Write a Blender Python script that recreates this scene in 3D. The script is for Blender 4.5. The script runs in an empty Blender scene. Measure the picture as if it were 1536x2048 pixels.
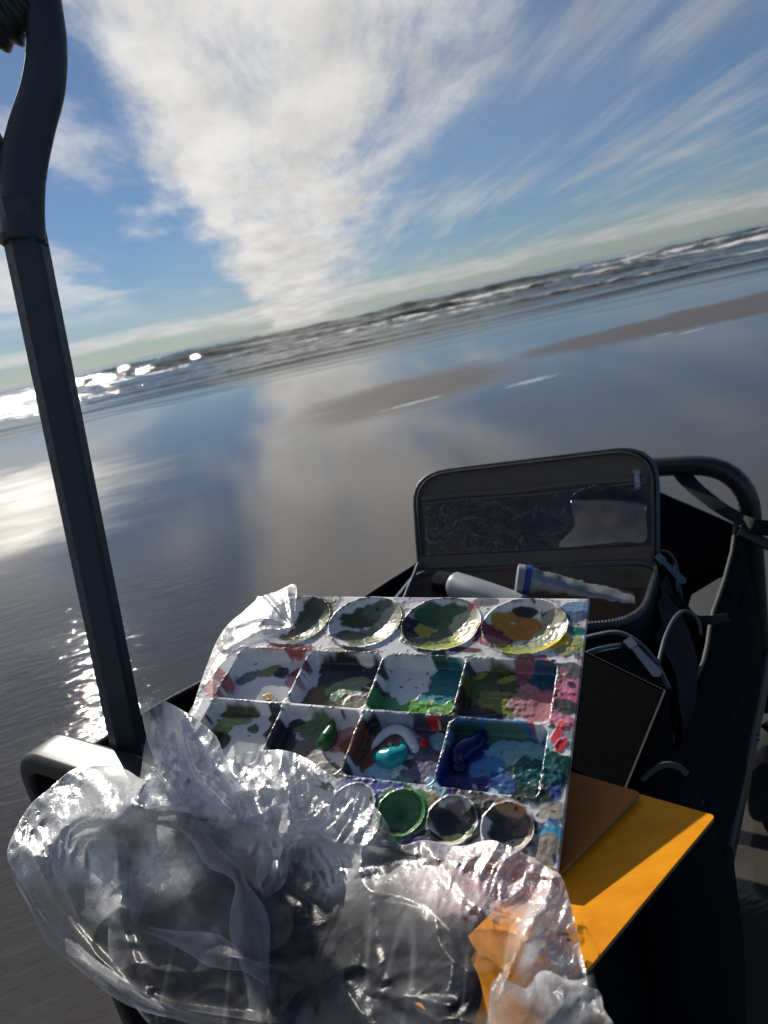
import bpy, bmesh, math, random
import numpy as np
from mathutils import Vector, Matrix
random.seed(7); rng = np.random.default_rng(7)
R_ = math.radians
sc = bpy.context.scene
col = sc.collection

# ------------------------------------------------------------------ camera
CAM_H = 0.92                      # phone held this high above the wet sand
FPX, IW, IH = 1420.0, 1536, 2048  # focal length in photo pixels
PITCH, ROLL = R_(16.0), R_(12.3)
FW = np.array([0, math.cos(PITCH), -math.sin(PITCH)])
_rt = np.array([1.0, 0, 0]); _up = np.cross(_rt, FW)
RT = _rt*math.cos(ROLL) - _up*math.sin(ROLL)
UP = _up*math.cos(ROLL) + _rt*math.sin(ROLL)
CAMP = np.array([0, 0, CAM_H])
cam = bpy.data.cameras.new('camera'); camo = bpy.data.objects.new('camera', cam); col.objects.link(camo)
m = Matrix.Identity(4)
for i in range(3):
    m[i][0], m[i][1], m[i][2], m[i][3] = RT[i], UP[i], -FW[i], CAMP[i]
camo.matrix_world = m
cam.sensor_fit = 'VERTICAL'; cam.sensor_height = 32.0; cam.sensor_width = 24.0
cam.lens = 32.0*FPX/IH
cam.clip_start = 0.02; cam.clip_end = 20000
cam.dof.use_dof = True; cam.dof.focus_distance = 0.49; cam.dof.aperture_fstop = 11.0
sc.camera = camo
sc.render.resolution_x, sc.render.resolution_y = 768, 1024

# ------------------------------------------------------------------ node helpers
class NT:
    """tiny wrapper: socket arithmetic becomes Math nodes"""
    def __init__(s, nt): s.nt = nt; s.n = nt.nodes; s.l = nt.links
    def node(s, t, **kw):
        x = s.n.new(t)
        for k, v in kw.items():
            if k.startswith('i_'):
                k = k[2:]; k = int(k) if k.isdigit() else k.replace('_', ' ')
                s.set(x.inputs[k], v)
            else: setattr(x, k, v)
        return x
    def set(s, inp, v):
        if isinstance(v, S): s.l.new(v.s, inp)
        elif isinstance(v, bpy.types.NodeSocket): s.l.new(v, inp)
        else: inp.default_value = v
    def math(s, op, *a):
        x = s.n.new('ShaderNodeMath'); x.operation = op
        for i, v in enumerate(a): s.set(x.inputs[i], v)
        return S(s, x.outputs[0])
    def vec(s, x, y, z=0.0):
        c = s.node('ShaderNodeCombineXYZ'); s.set(c.inputs[0], x); s.set(c.inputs[1], y); s.set(c.inputs[2], z)
        return c.outputs[0]
    def noise(s, vec, scale=1.0, detail=4.0, rough=0.55, dist=0.0, out=0):
        x = s.node('ShaderNodeTexNoise'); s.set(x.inputs['Vector'], vec)
        x.inputs['Scale'].default_value = scale; x.inputs['Detail'].default_value = detail
        x.inputs['Roughness'].default_value = rough; x.inputs['Distortion'].default_value = dist
        return S(s, x.outputs[out])
    def ss(s, v, a, b, lo=0.0, hi=1.0):
        x = s.node('ShaderNodeMapRange', interpolation_type='SMOOTHSTEP')
        s.set(x.inputs[0], v); x.inputs[1].default_value = a; x.inputs[2].default_value = b
        x.inputs[3].default_value = lo; x.inputs[4].default_value = hi
        return S(s, x.outputs[0])
    def mix(s, f, a, b, blend='MIX'):
        x = s.node('ShaderNodeMix', data_type='RGBA', blend_type=blend)
        s.set(x.inputs[0], f); s.set(x.inputs[6], a); s.set(x.inputs[7], b)
        return x.outputs[2]
class S:
    def __init__(s, t, k): s.t = t; s.s = k
    def __add__(s, o): return s.t.math('ADD', s, o)
    def __radd__(s, o): return s.t.math('ADD', o, s)
    def __sub__(s, o): return s.t.math('SUBTRACT', s, o)
    def __rsub__(s, o): return s.t.math('SUBTRACT', o, s)
    def __mul__(s, o): return s.t.math('MULTIPLY', s, o)
    def __rmul__(s, o): return s.t.math('MULTIPLY', o, s)
    def __truediv__(s, o): return s.t.math('DIVIDE', s, o)
    def __rtruediv__(s, o): return s.t.math('DIVIDE', o, s)
    def max(s, o): return s.t.math('MAXIMUM', s, o)
    def min(s, o): return s.t.math('MINIMUM', s, o)

def lin(r, g, b):
    f = lambda c: (c/255/12.92) if c/255 <= .04045 else ((c/255+.055)/1.055)**2.4
    return (f(r), f(g), f(b), 1.0)

# ------------------------------------------------------------------ sky and sun
SUN_AZ, SUN_EL = R_(-26.0), R_(30.0)
SUNV = Vector((math.sin(SUN_AZ)*math.cos(SUN_EL), math.cos(SUN_AZ)*math.cos(SUN_EL), math.sin(SUN_EL)))
world = bpy.data.worlds.new('World'); sc.world = world; world.use_nodes = True
T = NT(world.node_tree); T.n.clear()
sky = T.node('ShaderNodeTexSky', sky_type='NISHITA', sun_disc=False, sun_elevation=SUN_EL,
             sun_rotation=SUN_AZ, altitude=0, air_density=1.0, dust_density=0.05, ozone_density=3.0)
tc = T.node('ShaderNodeTexCoord')
sep = T.node('ShaderNodeSeparateXYZ'); T.l.new(tc.outputs['Generated'], sep.inputs[0])
X, Y, Z = (S(T, sep.outputs[i]) for i in range(3))
zc = Z.max(0.0) + 0.07
ca, sa = math.cos(R_(-4)), math.sin(R_(-4))
U = (X*sa + Y*ca)/zc; V = (X*ca - Y*sa)/zc          # cloud layer: streaks run along U
warp = T.noise(T.vec(U*0.6, V*0.9, 3.0), 1.0, 3, .5) - 0.5
Vw = V + warp*0.35
# the big fan of cirrus
tex1 = T.noise(T.vec(U*0.55, V*2.6 + warp*1.2, 1.7), 1.0, 11, .70)
tex2 = T.noise(T.vec(U*1.5 - V*1.2, V*3.4 + U*0.5, 5.1), 1.0, 10, .70)
edge = T.noise(T.vec(U*1.1, V*1.9, 9.3), 1.0, 6, .6) - 0.5
fan = T.ss(Vw + edge*0.55, -0.62, -0.22)*T.ss(Vw + edge*0.8, 1.55, 0.32)
d1 = T.ss(tex1*0.66 + tex2*0.34 + fan*0.34, 0.54, 0.86)*fan*T.ss(U, 0.2, 1.7)
# thin streaks to the right of the fan, and puffs to its left
stre = T.noise(T.vec(U*0.42, V*3.6 + warp*0.8, 21.0), 1.0, 10, .68)
pat = T.noise(T.vec(U*0.45, V*0.55, 33.0), 1.0, 3, .5)
d2 = T.ss(stre*0.6 + pat*0.5, 0.50, 0.76)*T.ss(V, 0.1, 0.7)*T.ss(Z, 0.0, 0.06)*T.ss(U, 0.2, 1.7)*0.55
puf = T.noise(T.vec(U*0.9 + V*0.9, V*1.9 - U*0.4, 44.0), 1.0, 7, .6)
pat2 = T.noise(T.vec(U*0.5, V*0.6, 57.0), 1.0, 2, .5)
d3 = T.ss(puf*0.62 + pat2*0.5 + T.ss(V, -0.9, -1.9)*0.20, 0.57, 0.80)*T.ss(V, 0.0, -0.5)*T.ss(Z, 0.03, 0.11)*0.85
# low bank near the horizon
AZ = T.math('ARCTAN2', X, Y)
bank = T.noise(T.vec(AZ*5.0, Z*55.0, 3.3), 1.0, 6, .55)
bw = T.noise(T.vec(AZ*3.0, 0.0, 8.3), 1.0, 3, .5) - 0.5
bandz = Z + bw*0.035
d4 = T.ss(bank + T.ss(T.math('ABSOLUTE', bandz - 0.026), 0.022, 0.0)*0.40, 0.62, 0.88)*T.ss(Z, 0.08, 0.02)*0.6
veil = T.ss(T.noise(T.vec(U*0.25, V*0.5, 71.0), 1.0, 3, .5), 0.35, 0.75)*0.30
dens = 1.0 - (1.0-d1)*(1.0-d2)*(1.0-d3)*(1.0-d4)*(1.0-veil*0.4)
shade = T.noise(T.vec(U*1.3, V*2.2, 13.0), 1.0, 6, .6)
# clouds scatter more light near the sun
sd = T.node('ShaderNodeVectorMath', operation='DOT_PRODUCT'); T.l.new(tc.outputs['Generated'], sd.inputs[0]); sd.inputs[1].default_value = SUNV
glow = T.ss(S(T, sd.outputs['Value']), 0.55, 1.0)
cbri = (T.ss(shade, 0.25, 0.75, 0.74, 1.05))*(0.85 + glow*0.5)
ccol = T.mix(1.0, (11.6, 11.4, 11.1, 1), T.vec(cbri, cbri, cbri), 'MULTIPLY')
skyc = T.mix(1.0, sky.outputs[0], T.mix(T.ss(Z, 0.0, 0.30), (0.58, 0.73, 1.00, 1), (0.82, 0.90, 1.02, 1)), 'MULTIPLY')
allc = T.mix(dens, skyc, ccol)
bg = T.node('ShaderNodeBackground'); T.l.new(allc, bg.inputs[0]); bg.inputs[1].default_value = 0.051
wo = T.node('ShaderNodeOutputWorld'); T.l.new(bg.outputs[0], wo.inputs[0])

sun = bpy.data.lights.new('sun', 'SUN'); sun.energy = 4.8; sun.angle = R_(0.55); sun.color = (1.0, .93, .82)
suno = bpy.data.objects.new('sun', sun); col.objects.link(suno)
suno.rotation_euler = SUNV.to_track_quat('Z', 'Y').to_euler(); suno.location = (0, 0, 20)
vs = sc.view_settings; vs.view_transform = 'Standard'; vs.look = 'None'; vs.exposure = 0.12; vs.gamma = 1.0
vs.use_curve_mapping = False
sc.cycles.use_denoising = True
sc.cycles.max_bounces = 8; sc.cycles.transparent_max_bounces = 16
sc.cycles.sample_clamp_indirect = 6.0; sc.cycles.caustics_reflective = False; sc.cycles.caustics_refractive = False

# ------------------------------------------------------------------ geometry helpers
def ray(x, y): return FW + RT*(x-IW/2)/FPX - UP*(y-IH/2)/FPX
def PX(x, y, d): return CAMP + ray(x, y)*d            # photo pixel at a depth along the lens axis
def PZ(x, y, zrel):                                    # photo pixel on a level plane below the lens
    d = ray(x, y); return CAMP + d*(zrel/d[2])
def PP(x, y, p0, n):
    d = ray(x, y); return CAMP + d*(np.dot(p0-CAMP, n)/np.dot(d, n))
def proj(P):
    P = np.asarray(P)-CAMP; z = P@FW
    return np.stack([IW/2+FPX*(P@RT)/z, IH/2-FPX*(P@UP)/z], -1), z

def fade(t): return t*t*t*(t*(t*6-15)+10)
_perm = rng.permutation(512); _g = rng.uniform(0, 2*np.pi, 512)
def perlin(x, y, seed=0):
    x = np.asarray(x, float)+seed*17.31; y = np.asarray(y, float)+seed*9.77
    xi = np.floor(x).astype(int); yi = np.floor(y).astype(int); xf = x-xi; yf = y-yi
    def gr(i, j, dx, dy):
        h = _g[_perm[(_perm[(i+seed*7) % 512]+j) % 512]]
        return np.cos(h)*dx+np.sin(h)*dy
    u, v = fade(xf), fade(yf)
    a = gr(xi, yi, xf, yf); b = gr(xi+1, yi, xf-1, yf); c = gr(xi, yi+1, xf, yf-1); d = gr(xi+1, yi+1, xf-1, yf-1)
    return ((a*(1-u)+b*u)*(1-v)+(c*(1-u)+d*u)*v)*1.5
def fbm(x, y, o=4, seed=0, g=.5):
    r = 0; a = 1; s = 1
    for k in range(o): r = r+a*perlin(x*s, y*s, seed+k*3); a *= g; s *= 2.03
    return r
def sstep(a, b, x):
    t = np.clip((x-a)/(b-a), 0, 1); return t*t*(3-2*t)

ROOTLOC = {}
def link(name, me, parent=None):
    o = bpy.data.objects.new(name, me); col.objects.link(o)
    if parent is not None: o.parent = parent
    return o
def root_of(p):
    while p.parent is not None: p = p.parent
    return p
def mesh(name, verts, faces, mat, parent=None, smooth=True, attrs=None, loc=None, sharp=None):
    """verts in world space; origin at loc, or at the root thing's base for parts"""
    verts = np.asarray(verts, float)
    off = np.array(root_of(parent).location) if parent is not None else (np.array(loc) if loc is not None else np.array([verts[:, 0].mean(), verts[:, 1].mean(), verts[:, 2].min()]))
    me = bpy.data.meshes.new(name)
    v = verts-off
    if isinstance(faces, np.ndarray):
        k = faces.shape[1]; n = len(faces)
        me.vertices.add(len(v)); me.vertices.foreach_set('co', v.ravel())
        me.loops.add(n*k); me.loops.foreach_set('vertex_index', faces.ravel().astype(np.int32))
        me.polygons.add(n); me.polygons.foreach_set('loop_start', np.arange(0, n*k, k, dtype=np.int32))
        me.polygons.foreach_set('loop_total', np.full(n, k, np.int32)); me.update(); me.validate()
    else:
        me.from_pydata(v.tolist(), [], [list(f) for f in faces]); me.update()
    if attrs:
        for an, (typ, arr) in attrs.items():
            at = me.attributes.new(an, typ, 'POINT')
            at.data.foreach_set('color' if 'COLOR' in typ else 'value', np.asarray(arr, np.float32).ravel())
    if smooth: me.polygons.foreach_set('use_smooth', [True]*len(me.polygons))
    if mat: me.materials.append(mat)
    o = link(name, me, parent)
    if parent is None: o.location = off
    if sharp is not None:
        me.set_sharp_from_angle(angle=R_(sharp))
    return o
def fix_normals(o):
    bm = bmesh.new(); bm.from_mesh(o.data); bmesh.ops.recalc_face_normals(bm, faces=bm.faces); bm.to_mesh(o.data); bm.free()
def tag(o, label, cat, group=None, kind=None):
    if label: o['label'] = label
    if cat: o['category'] = cat
    if group: o['group'] = group
    if kind: o['kind'] = kind
    return o
def thing(name, label, cat, loc, group=None):
    e = bpy.data.objects.new(name, None); col.objects.link(e); e.empty_display_size = .05
    e.location = Vector(loc); return tag(e, label, cat, group)
def gridfaces(nu, nv):
    i = np.arange(nu*nv).reshape(nu, nv)
    return np.stack([i[:-1, :-1], i[1:, :-1], i[1:, 1:], i[:-1, 1:]], -1).reshape(-1, 4)

def fillet(pts, rad, n=6, closed=False):
    pts = [np.array(p, float) for p in pts]; out = []
    N = len(pts)
    for i, p in enumerate(pts):
        if not closed and i in (0, N-1): out.append(p); continue
        a = pts[i-1]-p; b = pts[(i+1) % N]-p
        la, lb = np.linalg.norm(a), np.linalg.norm(b)
        r = rad[i] if hasattr(rad, '__len__') else rad
        if r <= 0: out.append(p); continue
        r = min(r, la*.49, lb*.49)
        A = p+a/la*r; B = p+b/lb*r
        for k in range(n+1):
            t = k/n; out.append((1-t)**2*A+2*t*(1-t)*p+t*t*B)
    return np.array(out)
def catmull(pts, n=8, closed=False):
    P = np.array(pts, float); N = len(P); out = []
    idx = range(N if closed else N-1)
    for i in idx:
        p0 = P[(i-1) % N] if closed or i > 0 else 2*P[0]-P[1]
        p1 = P[i]; p2 = P[(i+1) % N]
        p3 = P[(i+2) % N] if closed or i+2 < N else 2*P[-1]-P[-2]
        for k in range(n):
            t = k/n
            out.append(.5*((2*p1)+(-p0+p2)*t+(2*p0-5*p1+4*p2-p3)*t*t+(-p0+3*p1-3*p2+p3)*t**3))
    if not closed: out.append(P[-1])
    return np.array(out)
def rrect(w, h, r, n=4):
    out = []
    for cx, cy, a0 in ((w/2-r, h/2-r, 0), (-w/2+r, h/2-r, 90), (-w/2+r, -h/2+r, 180), (w/2-r, -h/2+r, 270)):
        for k in range(n+1):
            a = R_(a0+90*k/n); out.append((cx+r*math.cos(a), cy+r*math.sin(a)))
    return np.array(out)
def circ(r, n=10): return np.array([(r*math.cos(2*math.pi*k/n), r*math.sin(2*math.pi*k/n)) for k in range(n)])
def sweep(path, prof, up=(0, 0, 1), scale=None, closed=False, cap=True):
    """sweep profile (x across, y along `up`) on path -> verts, faces"""
    path = np.array(path, float); N = len(path); K = len(prof); V = []
    up = np.array(up, float)
    pu = None
    for i in range(N):
        if closed: t = path[(i+1) % N]-path[i-1]
        else: t = path[min(i+1, N-1)]-path[max(i-1, 0)]
        t = t/(np.linalg.norm(t)+1e-12)
        u = (up if pu is None else pu); u = u-t*np.dot(u, t)
        if np.linalg.norm(u) < 1e-3: u = np.cross(t, [1, .3, .2])
        u = u/np.linalg.norm(u); pu = u
        s = np.cross(t, u)
        k = 1.0 if scale is None else scale[i]
        k2 = k if np.isscalar(k) else None
        for (x, y) in prof:
            if k2 is None: V.append(path[i]+s*x*k[0]+u*y*k[1])
            else: V.append(path[i]+s*x*k+u*y*k)
    F = []
    for i in range(N if closed else N-1):
        j = (i+1) % N
        for k in range(K):
            l = (k+1) % K; F.append((i*K+k, i*K+l, j*K+l, j*K+k))
    if cap and not closed:
        F.append(tuple(range(K-1, -1, -1))); F.append(tuple((N-1)*K+k for k in range(K)))
    return np.array(V), F
def join(parts):
    V = []; F = []; n = 0
    for v, f in parts:
        V.append(np.asarray(v)); F += [tuple(i+n for i in q) for q in f]; n += len(v)
    return np.concatenate(V), F
def box(c, ax, ay, az):
    c, ax, ay, az = map(np.array, (c, ax, ay, az)); V = []
    for sx in (-1, 1):
        for sy in (-1, 1):
            for sz in (-1, 1): V.append(c+ax*sx+ay*sy+az*sz)
    return np.array(V), [(0, 1, 3, 2), (4, 6, 7, 5), (0, 4, 5, 1), (2, 3, 7, 6), (0, 2, 6, 4), (1, 5, 7, 3)]
def slab(poly, n, th):
    """thick flat polygon; poly world points, thickness th along -n"""
    P = np.array(poly, float); n = np.array(n, float); K = len(P)
    V = np.concatenate([P, P-n*th]); F = [tuple(range(K)), tuple(range(2*K-1, K-1, -1))]
    for i in range(K): j = (i+1) % K; F.append((i, i+K, j+K, j))
    return V, F
def sheet(G, th, nrm=None):
    """thick sheet from grid of points G[nu,nv,3]"""
    nu, nv = G.shape[:2]
    du = np.gradient(G, axis=0); dv = np.gradient(G, axis=1); n = np.cross(du, dv)
    n /= (np.linalg.norm(n, axis=-1, keepdims=True)+1e-12)
    A = G.reshape(-1, 3); B = (G-n*th).reshape(-1, 3); K = nu*nv
    F = [tuple(q) for q in gridfaces(nu, nv)]; F += [tuple(i+K for i in reversed(q)) for q in F]
    i = np.arange(K).reshape(nu, nv); ring = list(i[:, 0])+list(i[-1, 1:])+list(i[-2::-1, -1])+list(i[0, -2:0:-1])
    for a, b in zip(ring, ring[1:]+ring[:1]): F.append((a, b, b+K, a+K))
    return np.concatenate([A, B]), F

# ------------------------------------------------------------------ materials
def material(name):
    mt = bpy.data.materials.new(name); mt.use_nodes = True
    t = NT(mt.node_tree); return mt, t, t.n['Principled BSDF'], t.n['Material Output']
def bump(t, b, h, strength, dist):
    x = t.node('ShaderNodeBump'); t.set(x.inputs['Height'], h); x.inputs['Strength'].default_value = strength
    x.inputs['Distance'].default_value = dist; t.l.new(x.outputs[0], b.inputs['Normal']); return x
def simple(name, c, rough=.5, metal=0.0, var=.15, scale=60, bs=.0, bd=.001, spec=.5, weave=0):
    mt, t, b, o = material(name)
    tc = t.node('ShaderNodeTexCoord'); n = t.noise(tc.outputs['Object'], scale, 5, .6)
    c2 = tuple(x*(1-var) for x in c[:3])+(1,); c3 = tuple(min(1, x*(1+var)) for x in c[:3])+(1,)
    t.l.new(t.mix(n, c2, c3), b.inputs['Base Color'])
    t.set(b.inputs['Roughness'], t.ss(n, .2, .8, rough*.8, min(1, rough*1.2)))
    b.inputs['Metallic'].default_value = metal; b.inputs['Specular IOR Level'].default_value = spec
    if weave:
        w1 = t.node('ShaderNodeTexWave', bands_direction='DIAGONAL'); t.l.new(tc.outputs['Object'], w1.inputs[0]); w1.inputs['Scale'].default_value = weave
        h = S(t, w1.outputs['Fac'])*.6+n
        bump(t, b, h, bs, bd)
    elif bs: bump(t, b, n, bs, bd)
    return mt
M = {}
M['tube'] = simple('powder_coated_tube', (.018, .020, .024), .34, 0, .2, 900, .12, .0004)
M['pole'] = simple('satin_black_pole', (.043, .055, .074), .5, 0, .15, 120, .05, .0004)
M['grip'] = simple('rubber_grip', (.030, .033, .038), .42, 0, .2, 300, .2, .0005)
M['fabric'] = simple('black_navy_polyester', (.0045, .006, .012), .9, 0, .3, 40, .5, .0006, .12, 700)
M['webbing'] = simple('black_webbing', (.010, .011, .014), .75, 0, .3, 200, .6, .0006, .3, 900)
M['piping'] = simple('grey_binding_tape', (.10, .095, .085), .8, 0, .2, 300, .3, .0004)
M['lining'] = simple('taupe_nylon_lining', (.135, .114, .099), .7, 0, .10, 12, .35, .004, .3)
M['bagshell'] = simple('dark_slate_nylon', (.014, .019, .028), .8, 0, .25, 60, .5, .001, .2, 500)
M['zip'] = simple('slate_zip_tape', (.065, .085, .11), .5, 0, .15, 200, .2, .0004)
M['zipmetal'] = simple('zip_puller_metal', (.30, .34, .38), .35, 1.0, .1, 80)
M['pull'] = simple('blue_grey_puller', (.09, .13, .18), .4, 0, .1, 80)
M['whiteplastic'] = simple('white_tube_plastic', (.33, .35, .39), .4, 0, .06, 20)
M['bluecap'] = simple('blue_cap_plastic', (.02, .08, .33), .35, 0, .1, 30)
M['foil'] = simple('crumpled_foil_tube', (.34, .37, .39), .4, .5, .2, 40, .5, .002)
M['rivet'] = simple('steel_rivet', (.45, .5, .52), .3, 1.0, .1, 100)
M['tyre'] = simple('black_tyre_rubber', (.014, .014, .014), .8, 0, .2, 80, .3, .001)
M['hub'] = simple('grey_wheel_hub', (.10, .10, .105), .5, 0, .1, 50)
M['portfolio'] = simple('black_portfolio_cloth', (.0022, .0022, .003), .95, 0, .3, 300, .3, .0003, .05)
M['sack'] = simple('dark_navy_ripstop', (.008, .011, .021), .8, 0, .3, 30, .5, .003, .12)

def panel_mat(name, c1, c2, c3):
    mt, t, b, o = material(name); tc = t.node('ShaderNodeTexCoord')
    mp = t.node('ShaderNodeMapping'); t.l.new(tc.outputs['Object'], mp.inputs[0])
    mp.inputs['Scale'].default_value = (18, 60, 18); mp.inputs['Rotation'].default_value = (0, 0, R_(40))
    n1 = t.noise(mp.outputs[0], 1, 6, .65); n2 = t.noise(tc.outputs['Object'], 22, 4, .6)
    cc = t.mix(t.ss(n1, .3, .7), c1, c2); cc = t.mix(t.ss(n2, .5, .78), cc, c3)
    t.l.new(cc, b.inputs['Base Color']); t.set(b.inputs['Roughness'], t.ss(n1, .2, .8, .42, .6))
    b.inputs['Specular IOR Level'].default_value = .12
    bump(t, b, n1, .3, .0010); return mt
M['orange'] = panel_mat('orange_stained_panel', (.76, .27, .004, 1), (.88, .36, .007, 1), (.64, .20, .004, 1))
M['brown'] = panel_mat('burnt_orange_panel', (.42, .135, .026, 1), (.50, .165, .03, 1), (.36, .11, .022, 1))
M['panel_edge'] = simple('raw_board_edge', (.24, .17, .11), .7)

# ================================================================== SETTING
# ---- wet beach: one sheet to the horizon
def make_sand():
    mt, t, b, o = material('wet_sand')
    geo = t.node('ShaderNodeNewGeometry'); pos = geo.outputs['Position']
    sp = t.node('ShaderNodeSeparateXYZ'); t.l.new(pos, sp.inputs[0]); x, y = S(t, sp.outputs[0]), S(t, sp.outputs[1])
    wob = t.noise(t.vec(x*.35, y*.35), 1, 5, .55) - .5
    wob2 = t.noise(t.vec(x*1.3, y*1.3), 1, 4, .55) - .5
    def bar(cx, cy, rx, ry, sh=0.0):
        dx = (x-cx)/rx; dy = (y-cy - (x-cx)*sh)/ry
        return t.math('SQRT', dx*dx+dy*dy) + wob*1.2 + wob2*.6
    def m_(d, a=1.05, bb=.80): return t.ss(d, a, bb)
    dry0 = m_(bar(4.6, 8.7, 2.5, 1.25, .12), 1.16, .70).max(m_(bar(.55, 7.6, 1.25, 1.35, .35), 1.35, .45))
    damp = (m_(bar(-3.9, 5.9, 2.3, 2.7, -.25), 1.25, .60)*.58)
    dry = dry0.max(damp)
    grain = t.noise(pos, 900, 2, .5); patch = t.noise(pos, 1.6, 5, .6)
    c = t.mix(patch, (.044, .042, .039, 1), (.060, .056, .051, 1))
    c = t.mix(dry*.85, c, (.100, .087, .077, 1)); c = t.mix(t.ss(grain, .35, .75)*.35, c, (.11, .096, .08, 1))
    lace = t.noise(t.vec(x*9.0, y*16.0, 7.0), 1, 5, .65)
    for (fx, fy, rx, ry) in ((825, 806, .34, .07), (1062, 762, .28, .12), (1385, 662, .22, .05), (1330, 668, .12, .04)):
        fp = PZ(fx, fy, -CAM_H); dx_ = (x-float(fp[0]))/rx; dy_ = (y-float(fp[1]) - (x-float(fp[0]))*.25)/ry
        c = t.mix(t.ss(t.math('SQRT', dx_*dx_+dy_*dy_) + (lace-.5)*2.2, 1.0, .5)*.8, c, (.55, .54, .51, 1))
    t.l.new(c, b.inputs['Base Color'])
    b.inputs['IOR'].default_value = 1.42
    rv = t.noise(t.vec(x*.8, y*2.6, 4.0), 1, 5, .6)
    t.set(b.inputs['Roughness'], t.ss(rv, .30, .72, .02, .08) + dry*.36)
    t.set(b.inputs['Specular IOR Level'], .5 - dry0*.30 - damp*.62)
    # wind ripples in the film of water, and low sand ripples near by
    rx_ = t.noise(t.vec(x*5.0 + y*1.5, y*17.0 - x*3.0, 2.0), 1, 4, .55, .6)
    rip = t.noise(t.vec(x*14.0 + y*4.0, y*34.0 - x*8.0, 6.0), 1, 3, .5, .5)
    fine = t.noise(pos, 120, 2, .5)
    left = t.ss(x + y*.34 + wob*.6, .35, -.55)                    # more chop where the runnel drains
    near = t.ss(y, 5.0, 1.2)
    hgt = rx_*(.55 + left*.55)*(.07+near*.93) + rip*(.30 + left*.6)*near + fine*.025*(near+dry) + grain*.01 + dry*.6 + t.noise(t.vec(x*.8 + y*.3, y*2.4 - x*.25, 12.0), 1, 4, .55)*.28
    bp = bump(t, b, hgt, .26, .010)
    return mt
ys = np.concatenate([[-60, -6, -1], np.linspace(0, 12, 25), np.geomspace(13, 9000, 26)])
xs = np.concatenate([-np.geomspace(9000, 8, 20), np.linspace(-7, 7, 29), np.geomspace(8, 9000, 20)])
gx, gy = np.meshgrid(xs, ys, indexing='ij')
gz = np.where(gy > 13, -.35*np.clip((gy-13)/40, 0, 4), 0.0)
o = mesh('beach', np.stack([gx, gy, gz], -1).reshape(-1, 3), gridfaces(*gx.shape), make_sand(), loc=(0, 0, 0))
tag(o, 'rippled wet sand flats mirroring the sky', 'beach', kind='structure')

# ---- sea: swash sheets, rolling breakers, open water
def make_sea():
    mt, t, b, o = material('sea_water')
    at = t.node('ShaderNodeAttribute', attribute_name='foam'); foam = S(t, at.outputs['Fac'])
    geo = t.node('ShaderNodeNewGeometry'); pos = geo.outputs['Position']
    sp = t.node('ShaderNodeSeparateXYZ'); t.l.new(pos, sp.inputs[0]); x, y = S(t, sp.outputs[0]), S(t, sp.outputs[1])
    n = t.noise(t.vec(x*1.3, y*.55), 1, 7, .65)
    ff = t.ss(foam + (n-.5)*1.2, .34, .70)
    c = t.mix(ff, (.055, .066, .056, 1), (.74, .73, .70, 1))
    t.l.new(c, b.inputs['Base Color']); b.inputs['IOR'].default_value = 1.33
    t.set(b.inputs['Roughness'], ff*.5 + .07); b.inputs['Specular IOR Level'].default_value = .25
    chop = t.noise(t.vec(x*1.6, y*3.2), 1, 6, .62); ch2 = t.noise(t.vec(x*9, y*14), 1, 3, .6)
    far = t.ss(y, 13.5, 26.0)
    bump(t, b, chop*(.10+far*.9) + ch2*(.05+far*.12) + ff*.15, .34, .12)
    return mt
nr, nc = 560, 760
yy = np.concatenate([np.linspace(11.6, 24, 200), np.geomspace(24.1, 110, 260), np.geomspace(112, 9000, 100)])
tt = np.tan(np.radians(np.linspace(-68, 68, nc)))
gy = np.repeat(yy[:, None], nc, 1); gx = gy*tt[None, :]
sh = 13.2 + 1.0*fbm(gx*.12, gx*0+2, 4, 3) + .25*fbm(gx*.9, gx*0+7, 3, 5)
e = gy-sh
z = np.where(e < 0, -.03, .003 + .004*sstep(0, 1.2, e))*1.0
z = -.03+sstep(-.25, .12, e)*(.034+.01*sstep(0, 2, e))
foam = .34*np.exp(-((e-.22)/.26)**2)*(.55+.9*fbm(gx*.5, gy*.9, 3, 11))
def ridge(y0, amp, wid, seed, foamk=0.0, wob=1.2, brk=.5):
    """a wave front roughly parallel to the shore"""
    global z, foam
    c = y0 + wob*fbm(gx*.045, gx*0+seed, 4, seed) + .25*wob*fbm(gx*.35, gx*0+seed, 3, seed+1)
    a = amp*np.clip(.55+1.1*fbm(gx*.05, gx*0+seed*3.1, 3, seed+2), .05, 1.6)
    d = (gy-c)/wid
    shp = np.where(d < 0, np.exp(-(d/.55)**2), np.exp(-(d/1.35)**2))
    z = z+a*shp
    br = np.clip(brk+1.2*fbm(gx*.06, gx*0+seed*1.7, 3, seed+4), 0, 1)
    foam = np.maximum(foam, foamk*br*np.exp(-((d-.15)/.8)**2)*(.75+.5*fbm(gx*.5, gy*.35, 3, seed+6)))
for i, (y0, am, wd, fk) in enumerate([(14.3, .030, .14, .25), (15.6, .040, .18, .35), (17.8, .055, .26, .45), (20.5, .075, .35, .5),
        (23.5, .10, .5, .5), (27, .16, .8, .7), (31, .22, 1.0, .9), (36, .30, 1.3, .95), (42, .36, 1.6, 1.0), (50, .42, 2.0, 1.0),
        (60, .42, 2.4, .9), (72, .38, 2.8, .85), (88, .36, 3.4, .8), (105, .32, 4, .6)]):
    ridge(y0, am, wd, 20+i*5, fk, wob=.5+y0*.04, brk=.35)
k = sstep(20, 40, gy)*sstep(600, 100, gy)
z = z+k*.08*fbm(gx*.45, gy*.8, 4, 91)+sstep(16, 24, gy)*sstep(60, 30, gy)*.03*fbm(gx*1.6, gy*2.6, 3, 95)
foam = foam + .48*sstep(22, 30, gy)*sstep(75, 40, gy)*np.clip(fbm(gx*.12, gy*.35, 4, 77)+.1, 0, 1)
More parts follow.
